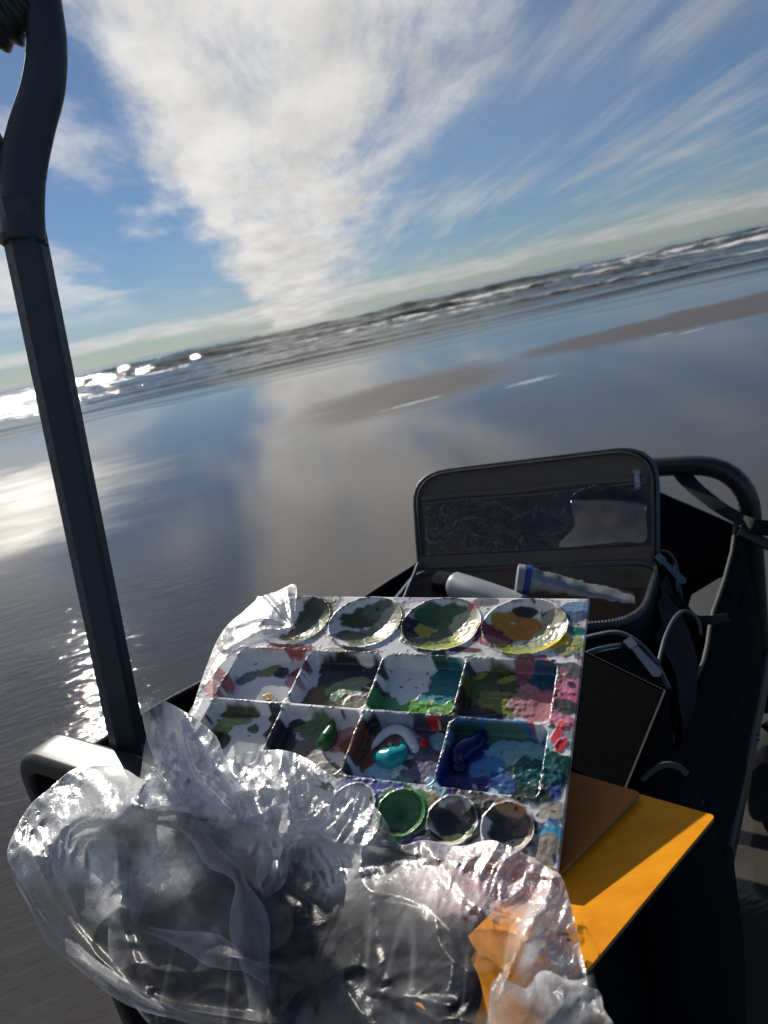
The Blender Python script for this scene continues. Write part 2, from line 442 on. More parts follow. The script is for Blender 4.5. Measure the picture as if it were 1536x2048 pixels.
# faint lace of foam left on the shallow sheet
foam = foam + .25*sstep(.2, 1, e)*sstep(24, 16, gy)*np.clip(fbm(gx*.25, gy*1.6, 5, 63)-.15, 0, 1)
o = mesh('sea', np.stack([gx, gy, z], -1).reshape(-1, 3), gridfaces(nr, nc)[:, ::-1], make_sea(), loc=(0, 0, 0),
         attrs={'foam': ('FLOAT', foam)})
tag(o, 'grey green sea with low breakers and foam lines', 'sea', kind='structure')

# ================================================================== WAGON
TH = R_(36); A = np.array([math.sin(TH), math.cos(TH), 0]); B = np.array([math.cos(TH), -math.sin(TH), 0]); Zv = np.array([0, 0, 1.0])
ZR = CAM_H-.33                      # frame top
AL = PZ(60, 1470, -.33); WD, LN = .54, .85
def WG(a, b, z): return np.array([AL[0], AL[1], 0])+A*a+B*b+Zv*z
wagon = thing('folding_wagon', 'black folding beach wagon with navy fabric bed and raised pull handle', 'wagon', WG(LN/2, WD/2, 0))
tp = rrect(.026, .032, .008)
def frame(a, name, topz, rad, prof):
    pts = [WG(a, 0, .16), WG(a, 0, topz), WG(a, WD, topz), WG(a, WD, .16)]
    v, f = sweep(fillet(pts, rad, 8), prof, up=A)
    return mesh(name, v, f, M['tube'], wagon, sharp=40)
frame(0.0, 'front_frame', ZR-.016, .035, rrect(.022, .040, .006))
frame(LN, 'rear_frame', ZR-.004, .085, rrect(.030, .030, .012))
# fabric bed
zt, zb = CAM_H-.405, .255
def wall(p0, p1, top, bul, name, n=24, mz=14, tops=None):
    G = np.zeros((n, mz, 3)); out = np.cross(p1-p0, Zv); out /= np.linalg.norm(out)
    for i in range(n):
        s = i/(n-1); p = p0*(1-s)+p1*s
        zt_ = top(s)
        for j in range(mz):
            q = j/(mz-1); zz = zt_*(1-q)+zb*q
            G[i, j] = [p[0], p[1], zz] + out*(bul*math.sin(math.pi*q)*math.sin(math.pi*s)**.5 + .006*perlin(s*7, q*3, 5)[()])
    return G
def bed(name, a0, b0, a1, b1, top, bul):
    G = wall(WG(a0, b0, 0), WG(a1, b1, 0), top, bul, name)
    v, f = sheet(G, .003); o = mesh(name, v, f, M['fabric'], wagon); fix_normals(o)
    edge = G[:, 0]+np.array([0, 0, .001])
    v, f = sweep(edge, circ(.0025, 6)); s = mesh('binding', v, f, M['piping'], o)
    return G
bed('fabric_side', .015, .012, LN-.015, .012, lambda s: CAM_H+float(np.interp(s, [0, .17, .23, .66, .85, 1], [-.372, -.385, -.392, -.444, -.453, -.44])), -.02)
bed('fabric_side', LN-.02, WD-.012, .015, WD-.012, lambda s: zt+.0-.055*math.sin(math.pi*s), -.045)
bed('fabric_end', .012, WD-.012, .012, .012, lambda s: zt-.02, .0)
# rear end: cut short of the right corner so a slit of beach shows
def rear_pt(bb, z): return WG(LN-.012, bb, z)
cz = CAM_H
poly = [rear_pt(.012, cz-.40), rear_pt(.30, cz-.355), rear_pt(.414, cz-.374), rear_pt(.471, cz-.404), rear_pt(.53, cz-.436), rear_pt(.53, cz-.505), rear_pt(.491, cz-.520), rear_pt(.447, cz-.552), rear_pt(.438, cz-.580), rear_pt(.458, cz-.604), rear_pt(.53, cz-.615), rear_pt(.53, zb), rear_pt(.012, zb)]
v, f = slab(poly, -A, .003); o = mesh('fabric_end', v, f, M['fabric'], wagon, smooth=False); fix_normals(o)
v, f = box(WG(LN/2, WD/2, zb), A*(LN/2-.012), B*(WD/2-.012), Zv*.006); mesh('bed_floor', v, f, M['fabric'], wagon, smooth=False)
# outer side pocket flap hanging on the near side
G = np.zeros((20, 10, 3))
for i in range(20):
    for j in range(10):
        s = i/19; q = j/9
        G[i, j] = WG(.08+s*.62, WD+.004+.014*math.sin(math.pi*q)*math.sin(math.pi*s)+.004*perlin(s*6, q*2, 8)[()], zt-.07-.05*math.sin(math.pi*s)-q*.12)
v, f = sheet(G, .003); fix_normals(mesh('side_pocket', v, f, M['fabric'], wagon))
# scissor struts and rails on both sides
sp_ = rrect(.012, .024, .004)
for side, b_ in ((-1, -.012), (1, WD+.010)):
    v, f = sweep([WG(.0, b_, .265), WG(LN, b_, .265)], rrect(.022, .026, .006), up=Zv); mesh('bottom_rail', v, f, M['tube'], wagon, sharp=40)
    for a_ in (.12, .34, .62):
        v, f = sweep([WG(a_, b_+side*.010, .268), WG(a_, b_+side*.014, .268)], circ(.006, 12), up=Zv); mesh('rivet', v, f, M['rivet'], wagon, sharp=40)
    if side < 0: continue
    v, f = sweep([WG(.05, b_+side*.016, .27), WG(.60, b_+side*.016, .48)] if side < 0 else [PP(1375, 1635, WG(0, WD+.012, 0), B), PP(1560, 1478, WG(0, WD+.012, 0), B)], rrect(.010, .018, .004), up=Zv); mesh('strut', v, f, M['tube'], wagon, sharp=40)
for a_ in (0.0, LN):
    v, f = sweep([WG(a_, 0, .16), WG(a_, WD, .16)], rrect(.02, .022, .005), up=Zv); mesh('cross_rail', v, f, M['tube'], wagon, sharp=40)
# wheels
def wheel(a_, b_):
    c = WG(a_, b_, .075)
    pr = rrect(.045, .028, .012, 3)
    ring = np.array([c+(A*math.cos(k*math.pi/14)+Zv*math.sin(k*math.pi/14))*.060 for k in range(28)])
    V = []; F = []
    for i in range(28):
        d = (ring[i]-c)/.060
        for x, y in pr: V.append(ring[i]+B*x+d*y)
    K = len(pr)
    for i in range(28):
        for k in range(K):
            F.append((i*K+k, i*K+(k+1) % K, ((i+1) % 28)*K+(k+1) % K, ((i+1) % 28)*K+k))
    hv, hf = sweep([c-B*.018, c-B*.016, c+B*.016, c+B*.018], circ(.048, 28), up=Zv, scale=[.7, 1, 1, .7])
    w = mesh('wheel', hv, hf, M['hub'], wagon, sharp=30)
    t_ = mesh('tyre', V, F, M['tyre'], w); fix_normals(t_)
    v, f = sweep(fillet([c+Zv*.098+B*.0, c+Zv*.07+B*.03, c+B*.03], .01), rrect(.014, .008, .003), up=A); mesh('fork', v, f, M['tube'], w, sharp=40)
for a_ in (.06, LN-.06):
    for b_ in (-.005, WD+.005): wheel(a_, b_)
# webbing strap from rear bar to the side corner, and a dangling strap
def ribbon(pts, w, wdir, th=.0016, name='strap', mat='webbing', parent=None, n=8):
    path = catmull(pts, n)
    v, f = sweep(path, rrect(w, th, th*.45, 2), up=np.cross(np.array(wdir, float), path[-1]-path[0]))
    return mesh(name, v, f, M[mat], parent, sharp=50)
ribbon([PX(1345, 915, 1.13), PX(1376, 962, 1.10), PX(1430, 1008, 1.04), PX(1487, 1042, 1.02)], .034, RT-UP*.1, parent=wagon)
ribbon([PX(1485, 1045, 1.02), PX(1505, 1052, 1.0), PX(1545, 1058, .99)], .022, UP, parent=wagon)
ribbon([PX(1440, 1690, .70), PX(1452, 1800, .68), PX(1464, 1900, .68), PX(1470, 2090, .69)], .024, RT, parent=wagon)
v, f = sweep([PX(1478, 1062, 1.02), PX(1560, 1100, 1.0)], rrect(.016, .016, .004), up=UP); mesh('corner_bracket', v, f, M['tube'], wagon, sharp=40)

# ---- handle pole, yoke and grip
pb, pt_ = PX(258, 1500, .68), PX(50, 480, .555)
pdir = (pt_-pb)/np.linalg.norm(pt_-pb)
low = pb-pdir*.28
fdir = -(FW-pdir*np.dot(FW, pdir)); fdir /= np.linalg.norm(fdir)
side_ = np.cross(fdir, pdir)
hexp = np.array([(-.0145, -.004), (-.0145, .006), (-.005, .013), (.0125, .011), (.0145, .006), (.0145, -.008), (.008, -.012), (-.009, -.012)])
v, f = sweep([low, pb, pt_+pdir*.03], hexp, up=fdir)
pole = mesh('handle_pole', v, f, M['pole'], wagon, sharp=20)
dp = .555
L = [(47, 486), (44, 420), (45, 345), (62, 260), (86, 175), (94, 95), (87, 20), (70, -70), (30, -150), (-40, -185)]
wpx = [86, 86, 92, 90, 84, 76, 74, 72, 72, 74]
axis = lambda y: 50+(y-480)*.2
path = catmull([PX(x, y, dp-.004) for x, y in L], 8)
wid = np.interp(np.linspace(0, 1, len(path)), np.linspace(0, 1, len(wpx)), wpx)*dp/FPX
v, f = sweep(path, rrect(1, .026, .012, 5)*np.array([1, 1]) if False else circ(.5, 20), up=fdir, scale=[(w, .026) for w in wid])
ho = mesh('handle_loop', v, f, M['pole'], pole)
Lm = [(2*axis(y)-x-6, y) for x, y in L]
path = catmull([PX(x, y, dp-.002) for x, y in Lm[2:]], 8); wid2 = np.interp(np.linspace(0, 1, len(path)), np.linspace(0, 1, len(wpx)-2), wpx[2:])*dp/FPX
v, f = sweep(path, circ(.5, 20), up=fdir, scale=[(w, .026) for w in wid2]); mesh('handle_loop', v, f, M['pole'], pole)
# collar at the foot of the loop
v, f = sweep([PX(48, 488, dp-.003), PX(46.5, 474, dp-.003)], rrect(.033, .026, .009), up=fdir); mesh('collar', v, f, M['pole'], pole, sharp=40)
# ribbed grip between the arms
gp = [PX(x, y, dp-.006) for x, y in ((52, 8), (30, 26), (5, 40), (-25, 46), (-55, 42), (-95, 22), (-130, 0))]
path = catmull(gp, 8); rr = [(.019+.0022*math.sin(i*1.05))*(.55+.45*math.sin(math.pi*min(1, max(0, (i+3)/(len(path)+5))))**.4) for i in range(len(path))]
v, f = sweep(path, circ(1, 18), up=fdir, scale=rr); mesh('hand_grip', v, f, M['grip'], pole)

# ================================================================== PALETTE
MO = np.array([-0.0411271, 0.42008044, -0.25185549])+CAMP
PXv = np.array([0.90079123, -0.43265914, -0.03716488]); PYv = np.array([0.41973198, 0.84552991, 0.33000643]); PZv = np.array([-0.11135628, -0.31286618, 0.9432468])
def ploc(x, y, dz=0.0):
    p = PP(x, y, MO+PZv*dz, PZv)-MO; return p@PXv, p@PYv
def pw(x, y, z): return MO+PXv*x+PYv*y+PZv*z
HX0, HX1, HY0, HY1 = -.137, .1372, -.0848, .1055
dx = .00072
gxn = int((HX1-HX0)/dx); gyn = int((HY1-HY0)/dx)
lx = np.linspace(HX0, HX1, gxn)[:, None].repeat(gyn, 1); ly = np.linspace(HY0, HY1, gyn)[None, :].repeat(gxn, 0)
h = np.zeros_like(lx); wellmask = np.zeros_like(lx)
def sdbox(x, y, cx, cy, hx, hy, r):
    qx = np.abs(x-cx)-hx+r; qy = np.abs(y-cy)-hy+r
    return np.hypot(np.maximum(qx, 0), np.maximum(qy, 0))+np.minimum(np.maximum(qx, qy), 0)-r
WELLD = .0105
for i in range(4):
    for j in range(2):
        d = sdbox(lx, ly, (i-1.5)*.0617, (.5-j)*.0491, .0617/2-.0013, .0491/2-.0013, .0048)
        h -= WELLD*sstep(.0002, -.0021, d); wellmask = np.maximum(wellmask, (d < 0)*1.0)
rim = np.zeros_like(lx)
big = [(-.0875, .0787), (-.0262, .0787), (.0350, .0785), (.0960, .0782)]
for cx, cy in big:
    r = np.hypot(lx-cx, (ly-cy)*1.14)
    h -= np.where(r < .0288, .0095*(1-(r/.0288)**2)**.8, 0); h += .0014*np.exp(-((r-.0296)/.0009)**2); rim += np.exp(-((r-.0296)/.0012)**2)
small = [(.1088-.0309*k, -.0671) for k in range(8)]
for cx, cy in small:
    r = np.hypot(lx-cx, ly-cy)
    h -= np.where(r < .0135, .0072*(1-(r/.0135)**2)**.75, 0); h += .0012*np.exp(-((r-.0142)/.0008)**2); rim += np.exp(-((r-.0142)/.001)**2)
h0 = h.copy()
# --- paint: strokes placed on the plastic, each with its own colour, thickness and ragged edge
white = np.array(lin(226, 228, 230)[:3])
C = np.ones(lx.shape+(3,))*white
gloss = np.full_like(lx, .30)
sx_, sy_ = lx, ly
nzA = fbm(sx_*170, sy_*170, 2, 1); nzB = fbm(sx_*420, sy_*420, 3, 2); nzC = fbm(sx_*70, sy_*70, 3, 4); nzF = fbm(lx*900, ly*900, 2, 6)
gA, gB = np.gradient(h0, dx, dx); flat = 1/(1+(np.hypot(gA, gB)/.6)**2)
def stroke(px, py, rx, ry, ang, rgb, th=.5, rag=.35, soft=.10, local=False, op=1.0, brush=.5, dz=None):
    """ellipse in mm around a photo pixel on the palette"""
    if local: cx, cy = px, py
    else: cx, cy = ploc(px, py)
    k_ = 1.0 if local else 1.17
    rx *= k_/1000; ry *= k_/1000; a = R_(ang); ca_, sa_ = math.cos(a), math.sin(a)
    bx = max(rx, ry)*1.7
    i0, i1 = np.searchsorted(lx[:, 0], [cx-bx, cx+bx]); j0, j1 = np.searchsorted(ly[0], [cy-bx, cy+bx])
    if i1 <= i0 or j1 <= j0: return
    s = np.s_[i0:i1, j0:j1]
    u = ((lx[s]-cx)*ca_+(ly[s]-cy)*sa_)/rx; v = (-(lx[s]-cx)*sa_+(ly[s]-cy)*ca_)/ry
    sd = random.randint(1, 60)
    n = np.roll(np.roll(nzA, sd*5, 0), sd*3, 1)[s]*flat[s]; n2 = np.roll(nzC, sd*7, 0)[s]
    d = np.hypot(u, v)+rag*(.5*n+.7*n2)-.06
    mk = sstep(1+soft, 1-soft, d)*op
    br = perlin(u*1.6+sd+.4*n, v*max(2, ry*1000/2.4), sd % 9)
    t = np.array(lin(*rgb)[:3])
    cv = 1+(.20*br+.10*nzB[s])*flat[s]
    C[s] = C[s]*(1-mk[..., None])+np.clip(t*cv[..., None], 0, 1)*mk[..., None]
    h[s] += .65*mk*th/1000*(.55+.6*brush*br+.13*nzB[s]*min(1, th*2)) + th/1000*.5*np.exp(-((d-1)/.10)**2)*op*.4
    gloss[s] = gloss[s]*(1-mk)+mk*(.40-.12*min(1, th))
DK = (30, 33, 34); GR = (96, 98, 92); SAGE = (96, 112, 88); DG = (38, 66, 50); NV = (24, 30, 52); MAU = (128, 112, 132); PK = (196, 120, 132)
# speckled border of old paint
bord = [(200, 196, 204), (150, 146, 160), (172, 168, 120), (120, 132, 128), (204, 160, 170), (104, 150, 170), (70, 78, 84), (188, 186, 180), (150, 120, 110), (60, 90, 130)]
for k in range(620):
    x = random.uniform(HX0, HX1); y = random.uniform(HY0, HY1)
    onb = abs(x) > .1245 or y > .0505 or y < -.0505
    if not onb: continue
    stroke(x, y, random.uniform(2, 7), random.uniform(1, 4), random.uniform(0, 180), random.choice(bord), .2, .7, .15, True, random.uniform(.35, .9))
# lower band: greyish beige, blues and darks
for k in range(90):
    stroke(random.uniform(.0, HX1), random.uniform(HY0, -.05), random.uniform(2, 8), random.uniform(1, 4), random.uniform(0, 180),
           random.choice([(150, 148, 138), (120, 112, 104), (70, 72, 74), (92, 128, 168), (66, 76, 150), (176, 150, 132), (48, 50, 54), (164, 162, 152), (110, 170, 190)]), .3, .7, .15, True, .9)
# right margin: pink, grey, red, teal
for k in range(34):
    stroke(random.uniform(.124, HX1), random.uniform(-.085, .105), random.uniform(1.5, 5), random.uniform(1, 3), random.uniform(40, 140),
           random.choice([(196, 130, 150), (90, 90, 94), (222, 220, 220), (120, 122, 124), (196, 150, 160), (60, 110, 150)]), .35, .7, .12, True, .9)
# clear round wells of border paint before their own strokes
for cx, cy in big: stroke(cx, cy, 29.5, 26, 0, (224, 226, 228), 0, 0, .01, True)
ST = [
 # --- smears on the left margin
 (432, 1345, 4, 14, 60, (186, 110, 116), .2), (418, 1375, 4, 12, 60, (196, 130, 132), .2), (600, 1297, 12, 3, 5, (176, 84, 84), .4), (560, 1293, 10, 2.5, 0, (190, 120, 120), .3), (655, 1200, 6, 4, 0, (176, 160, 96), .4), (830, 1198, 12, 3, 0, (170, 160, 186), .3), (948, 1212, 5, 4, 60, (200, 130, 140), .4), (975, 1203, 8, 4, 0, (110, 108, 112), .3), (700, 1300, 18, 2, 0, (120, 116, 110), .3), (930, 1300, 10, 2, 0, (90, 60, 70), .3), (860, 1300, 8, 2, 5, (60, 70, 60), .3),
 # --- right margin marks
 (1140, 1372, 6, 9, 80, (206, 128, 150), .9), (1136, 1400, 5, 10, 80, (198, 112, 140), .8), (1124, 1440, 4.5, 9, 75, (204, 130, 150), .8), (1140, 1368, 1.8, 1.6, 0, (40, 52, 92), 1.4),
 (1116, 1468, 7, 2.4, 75, (206, 70, 84), .8), (1122, 1490, 4, 2.4, 60, (200, 50, 64), .9), (1106, 1525, 5, 15, 82, (22, 74, 66), 1.2), (1100, 1560, 4.5, 10, 82, (18, 66, 66), 1.2),
 (1130, 1415, 4, 8, 80, (70, 70, 74), .4), (1138, 1340, 5, 8, 80, (92, 90, 94), .4), (1150, 1262, 6, 3, 0, (20, 120, 100), .7), (1148, 1230, 8, 5, 0, (70, 88, 112), .4), (1150, 1215, 9, 4, 0, (110, 140, 170), .4), (1130, 1300, 6, 4, 20, (150, 154, 108), .6), (1150, 1290, 5, 6, 20, (166, 168, 112), .6),
 (1103, 1590, 5, 4, 30, (56, 72, 140), .5), (1115, 1620, 6, 4, 20, (170, 164, 150), .4), (1104, 1680, 6, 8, 60, (70, 160, 196), .6), (1090, 1700, 7, 6, 60, (150, 142, 130), .4),
 # --- round well 1
 (625, 1222, 17, 13, 30, (44, 66, 52), .4), (600, 1250, 14, 9, 30, (60, 78, 64), .4), (640, 1245, 12, 7, 50, (150, 154, 130), .6), (575, 1262, 5, 4, 20, (84, 66, 30), .8), (610, 1270, 14, 5, 20, (176, 174, 140), .6),
 # --- round well 2
 (725, 1225, 17, 7, 12, (72, 76, 52), .5), (752, 1212, 12, 6, 12, (86, 106, 92), .4), (765, 1250, 14, 10, 30, (128, 132, 112), .8), (730, 1262, 16, 8, 15, (116, 122, 104), .7), (700, 1262, 11, 6, 8, (72, 88, 66), .5), (780, 1232, 10, 12, 40, (160, 160, 146), .8),
 # --- round well 3
 (872, 1222, 15, 8, 5, (62, 100, 70), .7), (900, 1218, 9, 6, 0, (70, 104, 74), .7), (822, 1250, 7, 8, 90, (32, 34, 50), .8), (818, 1260, 5, 5, 0, (26, 28, 42), 1.0), (845, 1252, 7, 5, -30, (178, 162, 70), .5), (893, 1252, 12, 8, 30, (84, 108, 72), .9), (866, 1268, 17, 5, 25, (78, 100, 58), .8), (905, 1272, 17, 5, 22, (164, 176, 84), .9), (930, 1255, 8, 8, 40, (206, 190, 140), .6), (845, 1275, 14, 4, 15, (76, 98, 60), .6), (920, 1236, 9, 7, 40, (170, 176, 140), .7),
 # --- round well 4
 (990, 1262, 9, 14, 100, (118, 44, 62), .6), (1000, 1285, 12, 5, -20, (150, 106, 112), .5), (1030, 1238, 12, 9, 0, (170, 126, 40), .9), (1058, 1248, 14, 8, -8, (184, 122, 46), 1.2), (1005, 1235, 7, 6, 0, (176, 140, 50), .8), (1020, 1287, 9, 4, -5, (134, 134, 62), .9), (1075, 1280, 15, 8, 28, (136, 146, 114), 1.0), (1060, 1298, 14, 4, 18, (166, 168, 96), .9), (1105, 1230, 6, 8, 80, (158, 158, 140), .7), (1112, 1287, 9, 4, 30, (214, 182, 30), 1.3), (1048, 1215, 8, 3, 0, (50, 46, 50), .4), (1085, 1262, 9, 6, 30, (150, 156, 130), .9),
 # --- row 1 well 1
 (530, 1325, 8, 4, 30, (122, 124, 82), .5), (490, 1335, 9, 4, 35, (104, 112, 122), .4), (556, 1328, 4.5, 5, 90, (30, 36, 48), 1.2), (590, 1330, 8, 5, 20, (140, 92, 102), .4), (525, 1386, 2.4, 2, 0, (96, 34, 44), .8), (526, 1376, 2.2, 4, 90, (216, 180, 60), .5), (580, 1352, 4, 9, 60, (182, 146, 154), .3),
 # --- row 1 well 2
 (690, 1325, 22, 7, -5, (42, 42, 46), .5), (740, 1335, 9, 8, 0, (38, 40, 46), .6), (655, 1345, 9, 9, 60, (48, 50, 58), .5), (625, 1378, 9, 9, 50, (104, 90, 62), .6), (690, 1352, 14, 6, 25, (134, 146, 120), .6), (665, 1390, 8, 8, 60, (128, 120, 108), .5), (710, 1392, 10, 7, 10, (124, 122, 112), .9), (668, 1372, 5, 3, 45, (160, 190, 150), .5), (745, 1375, 5, 12, 70, (70, 72, 74), .4),
 # --- row 1 well 3
 (895, 1345, 11, 13, 70, (32, 112, 128), .5), (870, 1375, 12, 6, 15, (36, 126, 140), .7), (880, 1312, 4, 5, 60, (30, 70, 80), .4), (760, 1398, 7, 9, 70, (72, 142, 92), .5), (790, 1405, 9, 5, 20, (80, 150, 96), .5), (858, 1410, 17, 8, -3, (116, 176, 88), 1.3), (825, 1400, 8, 6, 0, (100, 160, 80), 1.1), (885, 1425, 9, 4, 0, (120, 180, 90), 1.1), (862, 1408, 5, 4, 0, (130, 172, 130), .8),
 # --- row 1 well 4
 (960, 1400, 12, 15, 60, (48, 44, 46), .5), (990, 1340, 18, 6, 0, (46, 50, 38), .5), (945, 1425, 10, 8, 30, (58, 54, 52), .5), (990, 1362, 19, 13, 0, (88, 96, 46), 1.0), (1010, 1385, 16, 8, -5, (124, 130, 62), 1.0), (1000, 1345, 14, 6, -10, (70, 78, 42), .9), (1075, 1340, 14, 9, -25, (150, 96, 104), .5), (1085, 1345, 8, 9, 70, (36, 84, 112), .6), (1060, 1390, 10, 12, 60, (176, 128, 132), .5), (1090, 1380, 6, 8, 70, (166, 112, 120), .5), (1010, 1340, 5, 2.2, 30, (150, 156, 60), .6), (952, 1335, 4, 2, 30, (170, 160, 70), .5), (1035, 1440, 4, 6, 60, (120, 116, 108), .4), (1052, 1447, 4, 5, 60, (186, 66, 66), .5),
 # --- row 2 well 1
 (430, 1440, 8, 6, 60, (126, 150, 80), .6), (460, 1425, 12, 3, 8, (150, 168, 110), .4), (432, 1465, 5, 6, 80, (36, 66, 32), 1.0), (470, 1412, 14, 3, 3, (92, 88, 66), .4), (545, 1418, 6, 4, 0, (48, 50, 58), .6), (495, 1440, 4, 3, 0, (90, 110, 80), .3),
 # --- row 2 well 2
 (555, 1465, 8, 14, 65, (46, 46, 58), .5), (585, 1432, 6, 4, 0, (44, 48, 56), .9), (620, 1440, 11, 7, 20, (100, 132, 92), .5), (600, 1480, 8, 7, 40, (120, 112, 108), .4), (680, 1460, 8, 8, 50, (190, 142, 140), .4), (640, 1530, 10, 7, 20, (110, 108, 98), .5), (672, 1538, 6, 5, 40, (52, 60, 50), .6), (690, 1470, 5, 6, 40, (176, 110, 100), .5), (625, 1505, 6, 5, 0, (152, 152, 150), .3),
 # --- row 2 well 3
 (750, 1450, 14, 7, 35, (142, 74, 54), .5), (720, 1490, 8, 16, 65, (116, 66, 54), .5), (790, 1430, 13, 4, -3, (150, 160, 178), .5), (870, 1440, 12, 6, 0, (66, 60, 74), .5), (860, 1500, 15, 14, 50, (74, 68, 86), .6), (830, 1545, 13, 8, 10, (120, 100, 100), .5), (845, 1520, 9, 7, 30, (104, 98, 124), .7), (790, 1550, 9, 5, 10, (94, 140, 146), .5), (735, 1540, 10, 6, 30, (168, 180, 196), .4), (715, 1555, 7, 5, 30, (96, 112, 168), .5), (745, 1520, 7, 4, 20, (150, 190, 214), .4), (880, 1560, 7, 10, 70, (132, 178, 196), .5), (775, 1460, 6, 5, 40, (120, 70, 60), .4), (865, 1438, 3.5, 1.6, 0, (190, 40, 48), .9), (815, 1470, 9, 6, 0, (110, 112, 130), .6), (740, 1438, 4, 4, 0, (46, 46, 50), .9), (890, 1470, 5, 12, 75, (120, 168, 190), .4),
 # --- row 2 well 4
 (985, 1470, 24, 13, 0, (44, 98, 146), .4), (940, 1530, 17, 16, 40, (24, 50, 122), .5), (1000, 1460, 12, 5, 0, (70, 110, 96), .5), (1020, 1490, 15, 8, 5, (116, 168, 196), .5), (1050, 1500, 12, 10, 10, (128, 176, 184), .5), (1045, 1515, 7, 5, 20, (176, 206, 200), .6), (1020, 1545, 16, 9, 0, (60, 86, 84), .5), (1055, 1560, 12, 9, 20, (44, 62, 60), .7), (985, 1550, 10, 8, 20, (44, 84, 140), .5), (960, 1565, 7, 3, 0, (170, 206, 226), .4), (1000, 1588, 12, 4, 0, (206, 216, 220), .3), (1070, 1530, 8, 13, 75, (28, 86, 92), .8), (935, 1565, 10, 9, 20, (22, 38, 104), .6), (965, 1515, 9, 5, 30, (60, 128, 180), .5), (930, 1455, 10, 4, 0, (40, 92, 84), .5), (1060, 1590, 10, 4, 0, (34, 56, 52), .7),
 # --- small wells
 (770, 1580, 9, 4, 10, (82, 86, 160), .5), (745, 1600, 6, 5, 30, (84, 100, 170), .5), (850, 1600, 8, 4, 0, (190, 160, 140), .4), (960, 1602, 12, 4, 0, (116, 114, 108), .4),
]
for s in ST: stroke(*s)
for cx, cy in small: stroke(cx, cy, 14, 14, 0, (222, 224, 228), 0, 0, .02, True)
SM = [(802, 1628, 14.5, 14.5, 0, (70, 124, 78), .7), (806, 1622, 6, 5, 0, (60, 112, 72), .5), (908, 1628, 7.5, 6.5, 0, (128, 110, 118), .5), (900, 1650, 9, 6, -10, (52, 52, 50), .5), (885, 1630, 4, 7, 90, (50, 48, 56), .5), (915, 1668, 9, 3, 20, (186, 190, 140), .5), (928, 1650, 3, 6, 70, (60, 84, 66), .5), (1024, 1655, 9.5, 11, 70, (66, 64, 64), .7), (1030, 1640, 5, 6, 70, (86, 80, 76), .5), (1035, 1680, 9, 3, 15, (176, 170, 160), .6), (985, 1620, 4, 5, 60, (50, 50, 52), .6), (950, 1625, 5, 4, 0, (46, 46, 48), .6), (1020, 1615, 8, 3, 0, (176, 140, 100), .4), (770, 1665, 7, 3, 40, (54, 50, 56), .6), (850, 1680, 8, 4, 20, (40, 42, 44), .5), (830, 1690, 8, 3, 20, (84, 70, 130), .5)]
for s in SM: stroke(*s)
# tiny flecks everywhere
for k in range(420):
    x = random.uniform(HX0, HX1); y = random.uniform(HY0, HY1); r = random.choice([.35, .5, .7, 1.0])
    stroke(x, y, r*random.uniform(1, 2.2), r, random.uniform(0, 180), random.choice([(30, 30, 34), (60, 40, 50), (40, 60, 50), (120, 60, 70), (50, 60, 90), (200, 200, 200)]), .25, .5, .25, True, .9)
# crust of dark old paint along rims and divider tops
divm = np.zeros_like(lx)
for k in range(5): divm = np.maximum(divm, np.exp(-((lx-(k-2)*.0617)/.0013)**2)*(np.abs(ly) < .05))
for k in range(3): divm = np.maximum(divm, np.exp(-((ly-(k-1)*.0491)/.0013)**2)*(np.abs(lx) < .125))
cr = np.clip(np.maximum(divm, np.clip(rim, 0, 1))*sstep(.05, .45, nzC+.6*nzA+.25*nzB), 0, 1)*.85
crc = np.stack([.06+.05*nzC, .06+.05*np.roll(nzC, 40, 0), .065+.05*np.roll(nzC, 80, 1)], -1)
C = C*(1-cr[..., None])+np.clip(crc, .01, 1)*cr[..., None]; h += cr*.0004*(1+nzB)
h += .00006*nzF
eg = np.minimum(np.minimum(lx-HX0, HX1-lx), np.minimum(ly-HY0, HY1-ly)); h = h0+(h-h0)*sstep(.0, .004, eg)
C *= (1+.06*nzF)[..., None]; C = np.clip(C, 0, 1)
def paint_mat():
    mt, t, b, o = material('painted_palette_plastic')
    ac = t.node('ShaderNodeAttribute', attribute_name='paint'); ag = t.node('ShaderNodeAttribute', attribute_name='gloss')
    t.l.new(ac.outputs['Color'], b.inputs['Base Color']); t.l.new(ag.outputs['Fac'], b.inputs['Roughness'])
    b.inputs['Coat Weight'].default_value = .15; b.inputs['Coat Roughness'].default_value = .2
    tc = t.node('ShaderNodeTexCoord'); n = t.noise(tc.outputs['Object'], 900, 4, .6); bump(t, b, n, .25, .0004)
    return mt
M['paint'] = paint_mat()
N = gxn*gyn
top = (MO+lx[..., None]*PXv+ly[..., None]*PYv+h[..., None]*PZv).reshape(-1, 3)
idx = np.arange(N).reshape(gxn, gyn)
ring = np.concatenate([idx[:, 0], idx[-1, 1:], idx[-2::-1, -1], idx[0, -2:0:-1]])
skirt = top[ring]-PZv*(.0036+h.reshape(-1)[ring])[:, None]
verts = np.concatenate([top, skirt]); k = len(ring); r2 = np.arange(k)+N
sf = np.stack([ring, r2, np.roll(r2, -1), np.roll(ring, -1)], -1)
faces = np.concatenate([gridfaces(gxn, gyn), sf])
col4 = np.ones((len(verts), 4)); col4[:N, :3] = C.reshape(-1, 3); col4[N:, :3] = col4[ring, :3]*.5+white*.35
gl = np.concatenate([gloss.ravel(), np.full(k, .3)])
palette = thing('paint_palette', 'white plastic paint palette with round and square wells caked in paint', 'palette', pw(0, HY0, -.0135))
pb_ = mesh('palette_tray', verts, faces, M['paint'], palette, attrs={'paint': ('FLOAT_COLOR', col4), 'gloss': ('FLOAT', gl)})
